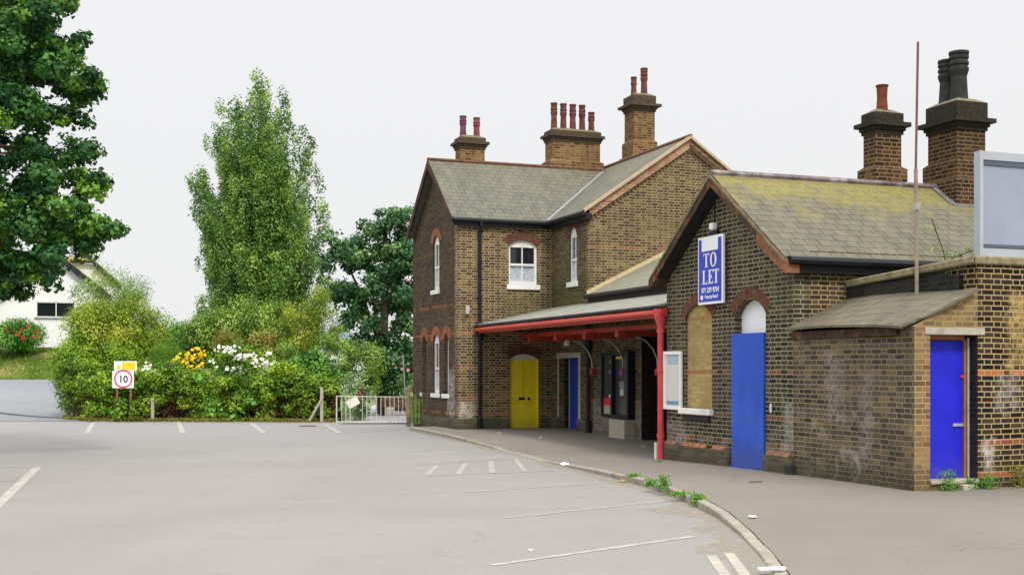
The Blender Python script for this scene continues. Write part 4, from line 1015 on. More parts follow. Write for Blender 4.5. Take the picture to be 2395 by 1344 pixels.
tree('sycamore_tree', 'dark green broad leaved tree between the poplar and the brick house', cx, Ys, -.1, bl, tr, L_dark, 100, .13, .42, 5.3)
# ---- big overhanging tree at the left, nearer
Yn = 23.0; S = Yn/F; bl = []; cx = -330
for (px, py, r, k) in ((40, 40, 75, 22), (130, 20, 50, 12), (-40, 100, 90, 20), (60, 120, 70, 16), (140, 95, 38, 8), (90, 190, 80, 20), (160, 190, 45, 10), (205, 190, 24, 5), (20, 240, 90, 20), (110, 260, 50, 10), (20, 340, 80, 20), (140, 330, 50, 9), (190, 350, 28, 5), (90, 410, 80, 18), (170, 420, 55, 12), (215, 440, 25, 5), (20, 480, 80, 20), (120, 490, 80, 20), (195, 500, 42, 9), (255, 535, 14, 3), (230, 530, 18, 3), (40, 570, 80, 22), (130, 560, 55, 13), (185, 560, 28, 5), (10, 640, 50, 14), (70, 635, 36, 10), (95, 655, 16, 4), (20, 675, 22, 4), (-120, 560, 120, 26), (-120, 380, 130, 28), (-120, 180, 130, 28), (-130, 10, 120, 22), (-300, 480, 150, 22), (-300, 200, 170, 26), (-500, 350, 180, 22), (-300, -100, 170, 20), (-80, -120, 130, 20), (-480, 60, 160, 16)):
    for q in range(k):
        a = random.uniform(0, 6.28); rr = r*S*math.sqrt(random.random()); dep = random.uniform(-1, 1)*max(.5, min(2.4, r*S*2)); w = random.uniform(.13, .33)*(1.6 if px < -60 else 1)
        bl.append(((px-cx)*S+rr*math.cos(a), dep, EYE+(HZ-py)*S+rr*math.sin(a)+.1, w, w, w*.7))
tr = [([(0, 0, -.3), (.1, 0, 2.5), (.3, 0, 5.5), (.2, 0, 8.6)], [.36, .3, .2, .06])]
for (px, py) in ((60, 420), (130, 540), (150, 350), (100, 200), (180, 190), (60, 60), (130, 20), (-100, 500), (-500, 400), (-450, 100), (30, 600)):
    tr.append(([(.1, 0, 3.0+random.random()*2.5), ((px-cx)*S*.5, .2, EYE+(HZ-py+30)*S), ((px-cx)*S*.95, random.uniform(-.6, .6), EYE+(HZ-py)*S)], [.12, .06, .012]))
tree('overhanging_tree', 'large leafy maple tree hanging into the view at the left edge', cx, Yn, -.1, bl, tr, L_near, 190, .10, .27, 9.7)

# ---- front hedge
hx0, hx1 = at(128, 0, 42)[0], at(790, 0, 40.2)[0]
hedge = empty('ivy_hedge', ((hx0+hx1)/2, 41.2, -.1), 0, 'long unclipped ivy and bramble hedge along the far side of the car park', 'hedge')
bl = []; cxm = (hx0+hx1)/2
def hedgefront(x):   # the base line bends away at its left end
    t = max(0, (hx0+2.2-x)/2.2); return 40.9-.7*(x-hx0)/(hx1-hx0)+t*t*2.2-.12*math.sin(x*2.3)-.08*math.sin(x*5.1)
k = 0
while k < 760:
    x = random.uniform(hx0+.1, hx1-.15); yf = hedgefront(x); px = CX+x*F/yf
    top = 1.5+.25*math.sin(px*.021)+.2*math.sin(px*.05)+.12*math.sin(px*.13)
    if px < 235: top += .75*(1-abs(px-200)/60 if px > 140 else 0)*.6+.35
    z = top*(random.random()**.62)
    if z < .95 and random.random() < .55: continue
    w = random.uniform(.10, .30); bl.append((x-cxm, yf+random.uniform(-.28, .55)+.25-41.2, z, w*1.15, w, w*.85)); k += 1
P, T = blobpts(bl, 150); P[:, 2] = np.maximum(P[:, 2], .02); leaves('foliage', P, .085, L_hedge, hedge, T, .45, aspect=.75)
n = 16000; x = RNG.uniform(hx0+.1, hx1-.1, n); z = RNG.random(n)**.8*1.35; yy = np.array([hedgefront(a) for a in x])+.12+RNG.random(n)*.9
P = np.stack([x-cxm, yy-41.2, z+.0], 1); leaves('twigs', P, .13, L_brown, hedge, RNG.uniform(.1, .8, n), 0, aspect=.18)
n = 9000; x = RNG.uniform(hx0-.1, hx1, n); yy = np.array([hedgefront(a) for a in x])-.25+RNG.random(n)**2*.7; P = np.stack([x-cxm, yy-41.2, RNG.random(n)**2*.12], 1)
leaves('fringe', P, .07, L_olive, hedge, RNG.uniform(.2, .9, n), .2, aspect=.35)
# dark soil bank behind the hedge front so that nothing shows through
mb = MB(); xsn = np.linspace(hx0+.5, hx1-.1, 30)
mb.add([(x-cxm, hedgefront(x)+.75-41.2, -.2) for x in xsn]+[(x-cxm, hedgefront(x)+.95-41.2, 1.15) for x in xsn]+[(x-cxm, hedgefront(x)+1.6-41.2, -.2) for x in xsn],
       [(i, i+1, i+31, i+30) for i in range(29)]+[(i+30, i+31, i+61, i+60) for i in range(29)])
mb.build('inner_bank', plain('dark_earth', (.04, .028, .018), .95, .5, 6), hedge)
# bigger leaves low on the hedge
for (px, py, r) in ((300, 945, .35), (275, 965, .22), (500, 950, .38), (560, 975, .36), (470, 880, .25), (590, 935, .25)):
    x, y, z = at(px, py, 40.7 if px > 320 else 41.0); y = hedgefront(x)-.05
    dk = empty('dock_plant', (x, y, -.1), 0)
    P, T = blobpts([(0, 0, z+.1, r, .15, r)], 60, inner=.2); leaves('foliage', P, .2, L_green, dk, T+.2, .5, aspect=.75)
    tag(dk, {300: 'broad leaved weed below the speed sign', 275: 'low broad leaved weed at the foot of the hedge left of the speed sign post', 500: 'large leaved plant growing low in the middle of the hedge', 560: 'spreading broad leaved weed at the hedge foot below the white roses', 470: 'small clump of light leaves on the hedge top below the yellow flowers', 590: 'leafy sprig on the hedge face below the white roses'}[px], 'plant', 'broad leaved plants in the hedge')

# ---- shrubs behind the hedge
shrub('shrub', 'tall feathery green shrub at the back left in front of the white house', 'shrub', 150, 385, 628, 850, 47.5, 1.3, L_bush, 100, .085, 34, .3, gap=.3, aspect=.4)
shrub('shrub', 'rounded yellow green shrub with reddish tips behind the speed sign', 'shrub', 165, 392, 690, 880, 44.5, 1.2, L_yel, 125, .08, 40, .3, gap=.35, aspect=.6)
shrub('shrub', 'bright ivy mound at the left end of the hedge beside the road', 'shrub', 128, 262, 765, 975, 43.2, .9, L_hedge, 150, .08, 44, .32, bottom=-1)
shrub('shrub', 'low green bush under the sky gap between the two taller masses', 'shrub', 360, 500, 745, 860, 46.5, 1.0, L_green, 110, .09, 20, .34)
shrub('shrub', 'broad green bush at the foot of the poplar', 'shrub', 425, 620, 708, 860, 46.0, 1.2, L_bush, 115, .09, 32, .32, gap=.4)
shrub('shrub', 'pale green bush with upright sprays right of the poplar foot', 'shrub', 545, 700, 692, 850, 45.2, 1.0, L_bush, 115, .085, 26, .3, gap=.35)
shrub('shrub', 'tall loose yellow green shrub right of centre behind the hedge', 'shrub', 655, 800, 665, 870, 44.6, 1.0, L_yel, 125, .08, 34, .28, gap=.3, aspect=.45)
shrub('shrub', 'glossy dark green bush above the right end of the hedge', 'shrub', 672, 800, 818, 950, 41.6, .7, L_green, 140, .10, 26, .3)
shrub('shrub', 'light green rounded bush with pale flowers near the gate', 'shrub', 785, 908, 785, 925, 44.5, .9, L_bush, 125, .08, 28, .3, gap=.4)
shrub('shrub', 'grey green garden plant just behind the left end of the railing gate', 'shrub', 788, 868, 862, 985, 41.0, .6, leafmat('grey_green_leaves', (.08, .14, .06), (.18, .26, .12), (.34, .4, .24)), 120, .08, 18, .3, gap=.3)
shrub('shrub', 'dark bush beneath the broad leaved tree beside the house corner', 'shrub', 900, 985, 825, 925, 46, .8, L_dark, 90, .12, 14, .4)
shrub('bramble_mound', 'leafy bramble mound on the hedge between the speed sign and the yellow flowers', 'bramble', 330, 430, 858, 930, 41.9, .5, L_hedge, 130, .08, 16, .3)
shrub('bramble_mound', 'leafy bramble mound on the hedge below the yellow flowers', 'bramble', 420, 520, 868, 940, 41.7, .5, L_hedge, 130, .08, 16, .3)
shrub('bramble_mound', 'leafy bramble mound on the hedge below the right half of the white roses', 'bramble', 570, 690, 862, 940, 41.6, .5, L_hedge, 130, .08, 18, .3)
shrub('bramble_mound', 'high bramble mound between the white roses and the glossy dark bush', 'bramble', 620, 720, 790, 900, 43.0, .6, L_bush, 120, .08, 18, .3)
shrub('bramble_mound', 'leafy mound above the speed sign below the yellow green shrub', 'bramble', 225, 345, 800, 900, 42.8, .7, L_hedge, 120, .08, 20, .3)
shrub('bramble_mound', 'green mound right of the tall yellow green shrub reaching towards the gate', 'bramble', 740, 835, 765, 905, 43.5, .7, L_bush, 120, .08, 20, .3, gap=.4)
shrub('fennel_plant', 'fine feathery dark green plant left of the yellow flowers', 'plant', 336, 425, 788, 885, 43.0, .5, L_fen, 330, .12, 16, .34, aspect=.1, up=-.1)
shrub('grass_clump', 'tawny tall grass clump behind the yellow flowers', 'plant', 490, 575, 765, 850, 44.0, .5, L_olive, 300, .12, 12, .32, aspect=.1, up=-.1)
shrub('shrub', 'brown tinged seeding bush between the roses and the tall yellow green shrub', 'shrub', 575, 660, 775, 870, 43.8, .6, L_olive, 150, .08, 16, .34, gap=.4)
# flowers
def flower_mesh(r, petals=6):
    mb = MB(); vs = [(0, 0, 0)]; fs = []
    for ring, (rr, zz) in enumerate(((r, r*.25), (r*.6, r*.6))):
        for k in range(petals):
            a = 2*math.pi*(k+.5*ring)/petals; da = math.pi/petals*.95
            i = len(vs); vs += [(rr*math.cos(a-da), rr*math.sin(a-da), zz*.6), (rr*1.1*math.cos(a), rr*1.1*math.sin(a), zz), (rr*math.cos(a+da), rr*math.sin(a+da), zz*.6)]; fs.append((0, i, i+1, i+2))
    mb.add(vs, fs); return mb
def flowers(root, pts, r, mat, name='flower'):
    base = None
    for (x, y, z) in pts:
        if base is None: base = flower_mesh(r).build(name, mat, root); o = base
        else: o = base.copy(); COL.objects.link(o); o.parent = root
        o.location = (x, y, z); o.rotation_euler = (random.uniform(.6, 1.7), random.uniform(-.5, .5), random.uniform(-.6, .6)); s = random.uniform(.7, 1.35); o.scale = (s, s, s)
F_yel = plain('yellow_petals', (.80, .58, .02), .6, .1); F_wh = plain('white_petals', (.80, .80, .74), .6, .06); F_red = plain('red_petals', (.42, .04, .03), .6, .2); F_pk = plain('pink_petals', (.55, .3, .36), .6, .2)
def fpts(root, clusters, Y):
    out = []
    for (px, py, rx, ry, n) in clusters:
        for k in range(int(n*1.5)):
            a = random.uniform(0, 6.28); q = math.sqrt(random.random()); x, y, z = at(px+rx*1.35*q*math.cos(a), py+ry*1.35*q*math.sin(a), Y+random.uniform(-.25, .1))
            out.append((x-root.location.x, y-root.location.y, z-root.location.z))
    return out
r_ = shrub('ragwort_plant', 'clump of bright yellow flowers on dark leaves above the hedge', 'flower', 400, 482, 822, 905, 42.3, .4, L_green, 120, .09, 14, .34)
flowers(r_, fpts(r_, [(410, 853, 13, 12, 13), (432, 838, 16, 12, 18), (446, 850, 10, 10, 8), (462, 825, 16, 9, 14), (472, 838, 8, 14, 8), (456, 860, 9, 10, 7), (430, 868, 6, 4, 2)], 41.9), .05, F_yel)
r_ = shrub('rose_bush', 'large white rose bush in full flower behind the middle of the hedge', 'rose bush', 490, 648, 812, 915, 42.2, .6, L_hedge, 120, .085, 26, .3)
flowers(r_, fpts(r_, [(520, 815, 16, 6, 9), (548, 818, 12, 8, 8), (562, 835, 14, 8, 9), (590, 834, 12, 6, 8), (612, 848, 18, 10, 14), (628, 862, 10, 8, 6), (548, 862, 14, 6, 8), (640, 850, 6, 6, 3), (500, 850, 8, 10, 3), (630, 828, 6, 4, 3), (612, 880, 10, 8, 3), (570, 870, 6, 6, 2)], 41.6), .05, F_wh)
r_ = shrub('rose_bush', 'small white flowering bush immediately right of the speed sign', 'rose bush', 322, 378, 842, 905, 42.0, .35, L_hedge, 130, .085, 10, .4)
flowers(r_, fpts(r_, [(342, 858, 9, 9, 9), (356, 866, 10, 6, 6)], 41.6), .045, F_wh)
r_ = shrub('marigold_plant', 'small patch of orange yellow flowers at the top of the white rose bush', 'flower', 558, 592, 810, 850, 43.0, .25, L_green, 90, .08, 5, .5)
flowers(r_, fpts(r_, [(574, 822, 14, 6, 9)], 42.6), .05, F_yel)
r_ = shrub('flower_plant', 'dark potted plant with red and pink flowers behind the railing gate', 'flower', 828, 872, 905, 968, 40.4, .3, L_dark, 110, .09, 10, .4)
flowers(r_, fpts(r_, [(850, 918, 10, 10, 7)], 40.0), .035, F_red); flowers(r_, fpts(r_, [(846, 945, 14, 12, 5)], 40.0), .035, F_pk, 'pink_flower')
r_ = shrub('rose_bush', 'pink flowering bush beside the washing line pole', 'rose bush', 925, 965, 845, 905, 44.5, .3, L_dark, 100, .1, 8, .4)
flowers(r_, fpts(r_, [(942, 858, 14, 10, 5)], 44.1), .04, F_pk)
r_ = shrub('rose_bush', 'round green bush with red flowers in front of the white house', 'rose bush', -30, 92, 748, 822, 61.5, .9, L_green, 90, .12, 20, .32)
flowers(r_, fpts(r_, [(40, 770, 26, 14, 4), (68, 775, 14, 20, 4)], 60.5), .085, F_red); 
# grass tufts on the bank : stuff
n = 42000; x = RNG.uniform(-34, -17, n); y = RNG.uniform(58.3, 64.5, n); P = np.array([(a, b, gh(a, b)+.02) for a, b in zip(x, y)])
o = leaves('bank_grass', P, .16, leafmat('lawn_blades', (.08, .14, .03), (.14, .19, .05), (.30, .27, .14)), None, np.array([.45+.9*noise.noise(Vector((a*.5, b*.8, 0))) for a, b in zip(x, y)]), -.2, aspect=.25); o['kind'] = 'stuff'
tag(o, 'short grass on the bank beside the road', 'grass')
# distant trees : each its own
for i, (px, yt, Y, w, lab) in enumerate(((410, 742, 120, 60, 'far off dark tree seen in the sky gap left of the poplar'), (335, 735, 125, 70, 'far off tree behind the left shrubs'), (800, 758, 95, 50, 'far off tree seen right of the poplar foot'))):
    shrub('distant_tree', lab, 'tree', px-w, px+w, yt, 880, Y, 4, L_green, 10, .5, 18, .22, group='distant trees beyond the garden')

# ================================================================= SIGNS, GATE, FENCE, WHITE HOUSE
ys_ = hedgefront(at(288, 0, 40.9)[0])-.42
def Pw(px, py, Y=ys_): return at(px, py, Y)
x, _, _ = Pw(288, 0); sp = empty('speed_limit_sign', (x, ys_, -.1), 0, 'white sign with red circle and 10 below a yellow warning strip, before the hedge', 'sign')
k = F/ys_; L_ = lambda px, py: ((px-288)/k, EYE+(HZ-py)/k+.1)
fw = lambda a, d, z: (a, -d, z)
a0, z1 = L_(263, 867); a1, z0 = L_(313, 907)
MB(fw).box(a0, .0, z0, a1, .012, z1).build('sign_plate', M_signw, sp)
a0, z1 = L_(267, 844); a1, z0 = L_(320, 866); MB(fw).box(a0, -.002, z0, a1, .01, z1).build('warning_plate', M_signw, sp)
b0, y1 = L_(286, 846); b1, y0 = L_(317, 864); MB(fw).box(b0, .01, y0, b1, .014, y1).build('yellow_panel', M_yl, sp)
t0, q0 = L_(271, 862.5); t1, q1 = L_(284, 849); MB(fw).prism([(t0, q0), (t1, q0), ((t0+t1)/2, q1)], .014, .01).build('warning_triangle', M_yl, sp)
cxs, czs = L_(288.5, 885.5); mb = MB(fw); n = 32; vs = []; fs = []
for j in range(n):
    a = 2*math.pi*j/n
    for r in (21.5/k, 18/k): vs += [(cxs+r*math.cos(a), .016, czs+r*math.sin(a)), (cxs+r*math.cos(a), .012, czs+r*math.sin(a))]
for j in range(n): a = j*4; b = ((j+1) % n)*4; fs += [(a, b, b+2, a+2), (a, a+1, b+1, b), (a+2, b+2, b+3, a+3)]
mb.add(vs, fs); mb.build('red_ring', M_rs, sp)
chars('10', 22/k, fw, cxs, .016, czs-7.8/k, M_dk, 'number', sp, False, .006)
for px in (273, 305):
    a, _ = L_(px, 0); MB().box(a-.03, .02, .35, a+.03, .07, z0+.3).build('post', plain('sign_post_wood', (.2, .11, .07), .9, .3), sp)
# concrete posts in hedge
for (px, y0_, r_q, lb_) in ((275, 945, .26, 'leafy bramble spray covering the left leg of the speed sign'), (312, 950, .24, 'leafy bramble spray covering the right leg of the speed sign')):
    x, y, z = at(px, y0_, ys_-.1); dk = empty('bramble_spray', (x, ys_-.02, -.1), 0); P, T = blobpts([(0, 0, .35, .3, .12, .35), (.05, 0, .66, .24, .1, .2)], 130, inner=.2); leaves('foliage', P, .085, L_hedge, dk, T, .45, aspect=.75); tag(dk, lb_, 'bramble')
for px, yt, lab in ((357, 930, 'pale concrete fence post showing through the hedge right of the speed sign'), (758, 905, 'tall concrete fence post at the right end of the hedge')):
    x, y, z = at(px, yt, 40.5); y = hedgefront(x)-.1 if px < 700 else 40.0
    po = MB().box(-.05, -.05, 0, .05, .05, z+.1).build('fence_post', M_conc, None, bevel=.01); po.location = (x, y, -.1); tag(po, lab, 'post', 'concrete posts in the hedge')
x = at(742, 0, 40)[0]; po = MB().tube([(-.25, 0, .05), (.2, 0, .85)], .045, 6).build('bracing_strut', M_conc, None); po.location = (x, 39.95, -.1); tag(po, 'slanting concrete strut leaning on the right hedge post', 'strut')
# rubble wall beside gate
# gate
Yg = 38.6
M_gate = plain('weathered_white_gate', (.55, .56, .50), .6, .15, 8, dirt=(.4, .36, .28))
gt = empty('railing_gate', (at(870, 0, Yg)[0], Yg, -.1), 0, 'low white metal railing gate across the garden path', 'gate')
kx = Yg/F; gx = lambda px: (px-870)*kx; zt = EYE+(HZ-926)*kx+.1; zb = .03
mb = MB()
bars = [788, 799, 809, 819, 848, 858, 868, 881, 891, 901, 912, 922, 932, 942]
for px in bars:
    b = MB().tube([(gx(px), 0, zb), (gx(px), 0, zt)], .013, 6).build('bar', M_gate, gt)
mb.tube([(gx(786), 0, zt), (gx(953), 0, zt-.03)], .016, 6); mb.tube([(gx(786), 0, zb+.05), (gx(953), 0, zb+.02)], .016, 6); mb.tube([(gx(952), 0, 0), (gx(952), 0, zt)], .022, 6); mb.tube([(gx(787), 0, 0), (gx(787), 0, zt)], .02, 6)
mb.build('gate_frame', M_gate, gt)
x = at(955, 0, 37.2)[0]; po = MB().box(-.06, -.06, 0, .06, .06, EYE+(HZ-903)*37.2/F+.1).build('gate_post', M_wood, None, bevel=.015); po.location = (x, 37.2, -.1); tag(po, 'stout weathered wooden post between gate and green fence', 'post')
# green picket fence
Yf = 36.6; fx0, fx1 = at(960, 0, Yf)[0], at(1022, 0, Yf)[0]
pf = empty('picket_fence', (fx0, Yf, -.05), 0, 'short mossy green picket fence beside the house corner', 'fence'); Wf = fx1-fx0
for i in range(7):
    x = Wf*(i+.3)/7; h = .95+random.uniform(-.12, .12); b = MB().prism([(x-.035, .05), (x+.035, .05), (x+.035, h-.05), (x, h), (x-.035, h-.05)], 0, .02).build('picket', M_woodg, pf); b.rotation_euler = (0, random.uniform(-.02, .02), 0)
mb = MB(); mb.box(0, .02, .25, Wf, .06, .32); mb.box(0, .02, .7, Wf, .06, .77); mb.build('rail', M_woodg, pf)
MB().box(Wf-.0, -.05, 0, Wf+.1, .05, 1.05).build('post', M_woodg, pf)
g_ = shrub('weed_clump', 'green weeds growing through the picket fence', 'plant', 958, 1022, 930, 998, 36.9, .25, L_green, 120, .08, 12, .34)
for px, lab in ((985, 'small white pot on the picket fence, left of two'), (1006, 'small white pot on the picket fence, right of two')):
    x, y, z = at(px, 922, Yf+.05); p_ = MB().lathe(0, 0, [(.03, 0), (.05, .1), (.055, .11), (.045, .11)], 10).build('flower_pot', M_white, None); p_.location = (x, y-.02, z-.05); tag(p_, lab, 'pot', 'white pots on the picket fence')
# washing line pole and prop
x = at(951, 0, 42)[0]; wp = empty('washing_line_pole', (x, 42, -.1), 0, 'thin white leaning pole carrying the washing line', 'pole')
MB().tube([(0, 0, 0), (-.13, 0, EYE+(HZ-828)*42/F+.1)], .019, 8).build('pole', M_galv, wp)
zt_ = EYE+(HZ-832)*42/F+.1
MB().tube([(-.13, 0, zt_), (-1.8, 0, zt_-.05), (-2.2, .5, zt_-.03)], .004, 5).build('line', M_galv, wp)
MB().tube([(-.13, 0, zt_), (.6, 0, zt_+.02)], .004, 5).build('line', M_galv, wp)
x = at(930, 0, 41.5)[0]; pr = MB().tube([(0, 0, .1), (.55, 0, 1.25)], .014, 6).build('clothes_prop', M_wood, None); pr.location = (x, 41.5, -.1); tag(pr, 'slanting wooden prop behind the gate', 'prop')
# path beyond the gate
pa = [(at(800, 0, 39)[0], 38.7), (at(820, 0, 44)[0], 44), (at(850, 0, 50)[0], 50), (at(880, 0, 60)[0], 60)]; pb_ = [(at(968, 0, 39)[0], 38.7), (at(950, 0, 44)[0], 44), (at(945, 0, 50)[0], 50), (at(925, 0, 60)[0], 60)]
strip('path', pa, pb_, lambda x, y: gh(x, y)+.03, asphalt('pale_path', (.36, .35, .36), (.45, .44, .44), cracks=False), 4)
# board, cloche and bin behind the gate
bd_ = MB().box(-.2, 0, 0, .2, .02, .28).build('leaning_board', M_cream, None); bd_.location = (at(830, 0, 39.6)[0], 39.6, .45); bd_.rotation_euler = (-.2, -.5, 0); tag(bd_, 'pale board tilted among plants behind the gate', 'board')
Yc = 47; xc = at(907, 0, Yc)[0]; mb = MB(); n = 10
vs = [(-.45+.9*0, 0, 0)]; pts = [(.42*math.cos(math.pi*i/n), .42*math.sin(math.pi*i/n)) for i in range(n+1)]
mb.prism(pts, -.4, .4); cl = mb.build('garden_cloche', plain('pale_green_sheet', (.4, .48, .36), .5, .1), None); cl.location = (xc, Yc, .35); cl.scale = (1, 1, .9); tag(cl, 'pale green rounded cover behind the gate at the path side', 'cloche')
bx = MB().box(-.13, -.13, 0, .13, .13, .3).build('stone_trough', M_stone, None, bevel=.02); bx.location = (at(912, 0, 43)[0], 43, .0); tag(bx, 'small pale stone block beside the garden path', 'block')
ps = MB().lathe(0, 0, [(.12, 0), (.16, .3), (.17, .32), (.13, .32)], 12).build('plant_pot', M_dk, None); ps.location = (at(895, 0, 43)[0], 43, .0); tag(ps, 'dark round pot beside the pale block on the path', 'pot')
wl = MB().box(-1.1, -.3, 0, .5, .3, .55).build('woodpile', plain('brown_heap', (.14, .07, .04), .95, .6, 9, dirt=(.04, .03, .02)), None, bevel=.15); wl.location = (at(945, 0, 45)[0]+.2, 45, .1); tag(wl, 'brown heap of cut wood below the pink bush', 'woodpile')

# white house
Yh = 64.0; kh = Yh/F
wh = empty('white_house', (at(140, 0, Yh)[0], Yh, 2.4), rad(20.5), 'white rendered house with dark bargeboards on the bank at the left', 'house')
hx = lambda px: (px-140)*kh*.935; hz = lambda py: EYE+(HZ-py)*kh-2.4
fh = lambda a, d, z: (a, -d, z)
ap = (hx(138), hz(598)); el = (hx(-80), hz(735)); er = (hx(290), hz(722))
wall('front_wall', [(hx(-80), -.6), (hx(262), -.6), (hx(262), hz(700)), (hx(138), hz(606)), (hx(-80), hz(740))], [rect(hx(85), hx(176), hz(742), hz(706))], 'v', 0, .3, M_rend, wh)
mb = MB(fh); s = .05
mb.box(hx(85), -.1, hz(742), hx(85)+s, -.02, hz(706)).box(hx(176)-s, -.1, hz(742), hx(176), -.02, hz(706)).box(hx(85), -.1, hz(742), hx(176), -.02, hz(742)+s).box(hx(85), -.1, hz(706)-s, hx(176), -.02, hz(706)).box(hx(130), -.1, hz(742), hx(130)+s, -.02, hz(706))
w_ = mb.build('window', M_white, wh); MB(fh).box(hx(85), -.12, hz(742), hx(176), -.09, hz(706)).build('pane', M_glass, w_)
MB(fh).box(hx(80), -.05, hz(745), hx(180), .08, hz(742)).build('sill', plain('grey_sill', (.3, .3, .33), .7), w_)
def rake(p, q, wd, name, mat, f_, d0, d1, par): return MB(f_).prism([p, q, (q[0], q[1]-wd), (p[0], p[1]-wd)], d0, d1).build(name, mat, par)
rake(el, (hx(138), hz(596)), .36, 'bargeboard', M_dk, fh, .35, .28, wh); rake((hx(138), hz(596)), (hx(262), hz(690)), .36, 'bargeboard', M_dk, fh, .35, .28, wh)
mb = MB(); 
mb.slab([(el[0], -.34, el[1]+.04), (hx(138), -.34, hz(595)+.04), (hx(138), 7, hz(595)+.04), (el[0], 7, el[1]+.04)], .1)
mb.slab([(hx(138), -.34, hz(595)+.04), (hx(262), -.34, hz(690)+.04), (hx(262), 7, hz(690)+.04), (hx(138), 7, hz(595)+.04)], .1)
mb.build('roof', plain('mossy_tiles', (.30, .25, .10), .9, .35, 3), wh)
# second, set back part
yb_ = 2.5
wall('rear_wall', [(hx(150), -.6), (hx(285), -.6), (hx(285), hz(660)), (hx(225), hz(606)), (hx(150), hz(604))], [], 'v', yb_, yb_+.3, M_rend, wh)
fr = lambda a, d, z: (a, yb_-d, z)
rake((hx(222), hz(597)), (hx(292), hz(655)), .38, 'bargeboard', M_dk, fr, .3, .22, wh); rake((hx(155), hz(598)), (hx(222), hz(597)), .18, 'fascia', M_dk, fr, .3, .22, wh)
mb = MB(); mb.slab([(hx(155), yb_-.32, hz(598)+.03), (hx(222), yb_-.32, hz(596)+.03), (hx(212), yb_+2, hz(578)), (hx(165), yb_+2, hz(580))], .1)
mb.slab([(hx(222), yb_-.32, hz(597)+.04), (hx(292), yb_-.32, hz(655)+.04), (hx(292), 8, hz(655)+.04), (hx(222), 8, hz(597)+.04)], .1); mb.build('roof', bpy.data.materials['mossy_tiles'], wh)
mb = MB(fh); mb.box(hx(82), 0, -.3, hx(122), .12, hz(812)); mb.build('base_vent', plain('brown_base', (.12, .06, .04), .9), wh)
# distant bungalow
db = empty('distant_house', (at(818, 0, 90)[0], 90, 0), 0, 'pale distant house glimpsed between shrubs and the dark tree', 'house')
MB().box(-3, 0, 0, 2.2, 6, 2.9).build('wall', M_rend, db); MB().prism([(-3.2, 2.9), (2.4, 2.9), (1.2, 4.4), (-2.0, 4.4)], -.2, 6.2).build('roof', plain('blue_slate', (.3, .35, .4), .7), db)

# ---- weeds, litter
def weed(px, py, z, r, h, lab, n=60, cat='weed', mat=None, group='weeds along the kerb', size=.05):
    x, y = onz(px, py, z); w = empty('weed', (x, y, z), 0, lab, cat, group)
    P = np.stack([RNG.normal(0, r*.45, n*4), RNG.normal(0, r*.45, n*4), RNG.random(n*4)**1.5*h], 1)
    leaves('foliage', P, size, mat or L_green, w, RNG.uniform(.3, .9, n*4), -.1, aspect=.3)
weed(1552, 1141, 0, .09, .19, 'tallest tuft of weed growing on the kerb', 70)
weed(1524, 1134, 0, .12, .09, 'low weed on the kerb just left of the tallest tuft', 60)
weed(1592, 1157, -.02, .16, .05, 'creeping weed along the kerb just right of the tallest tuft', 45)
weed(1480, 1113, 0, .1, .04, 'smallest weed at the left of those on the kerb', 30)
weed(1634, 1177, -.06, .09, .1, 'round tuft of weed on the road side of the kerb', 80)
weed(1632, 1162, 0, .1, .04, 'flat weed on the pavement behind the round kerb tuft', 40)
M_wd = L_green
weed(2218, 1146, 0, .14, .28, 'leafy weed in front of the blue shed door', 70, group='weeds along the walls')
weed(2270, 1143, 0, .1, .16, 'weed at the foot of the wall right of the blue shed door', 50, group='weeds along the walls')
weed(2310, 1142, 0, .14, .2, 'dark weed at the foot of the tall wall', 60, group='weeds along the walls')
weed(2385, 1138, 0, .16, .3, 'weed at the foot of the tall wall at the right edge of the view', 120, group='weeds along the walls', mat=L_olive)
weed(2100, 1138, 0, .16, .3, 'dry brownish weed near the shed corner', 90, group='weeds along the walls', mat=L_olive)
weed(2050, 1131, 0, .14, .14, 'small green weed against the shed side wall', 60, group='weeds along the walls')
weed(1540, 1083, -.08, .08, .05, 'tiny weed beside the red downpipe foot', 30, group='weeds along the walls')
x, y = loc2w(1.45, -1.9); bdl = empty('buddleia', (x, y, 3.0), 0, 'straggly plant growing out of the gutter behind the parapet', 'plant')
P, T = blobpts([(-.3, 0, .42, .12, .1, .08), (-.1, .1, .35, .14, .1, .1), (.1, 0, .3, .18, .1, .12), (.28, 0, .42, .12, .1, .06), (.4, 0, .35, .1, .1, .07), (-.25, 0, .75, .1, .05, .1), (.0, 0, .15, .25, .1, .12)], 130, inner=.1); leaves('foliage', P, .06, L_bush, bdl, T+.2, 0, aspect=.4)
mb = MB(); mb.tube([(0, 0, -.1), (-.1, 0, .4), (-.28, 0, .9)], .008, 5); mb.tube([(0, 0, -.1), (.15, 0, .35), (.4, 0, .45)], .008, 5); mb.build('stem', M_bark, bdl)
def crumple(name, px, py, z, r, mat, lab, flat=.6, cat='litter'):
    bm = bmesh.new(); bmesh.ops.create_icosphere(bm, subdivisions=2, radius=r)
    for v in bm.verts: v.co *= 1+random.uniform(-.3, .3); v.co.z *= flat; v.co.z += r*flat*.8
    me = bpy.data.meshes.new(name); bm.to_mesh(me); bm.free(); o = link_mesh(name, me, mat); x, y = onz(px, py, z); o.location = (x, y, z); tag(o, lab, cat, 'litter on the ground'); return o
crumple('crumpled_paper', 1320, 1090, -.1, .075, M_signw, 'crumpled white paper lying in the gutter against the kerb')
crumple('crumpled_can', 1457, 1127, -.1, .05, plain('orange_wrapper', (.5, .28, .12), .6, .3), 'orange and cream wrapper in the gutter', .5)
crumple('paper_scrap', 1266, 1023, -.03, .06, M_signw, 'white paper scrap on the pavement under the canopy', .2)
crumple('paper_scrap', 1167, 1012, -.0, .05, M_cream, 'flattened pale scrap on the pavement left of the yellow door', .2)
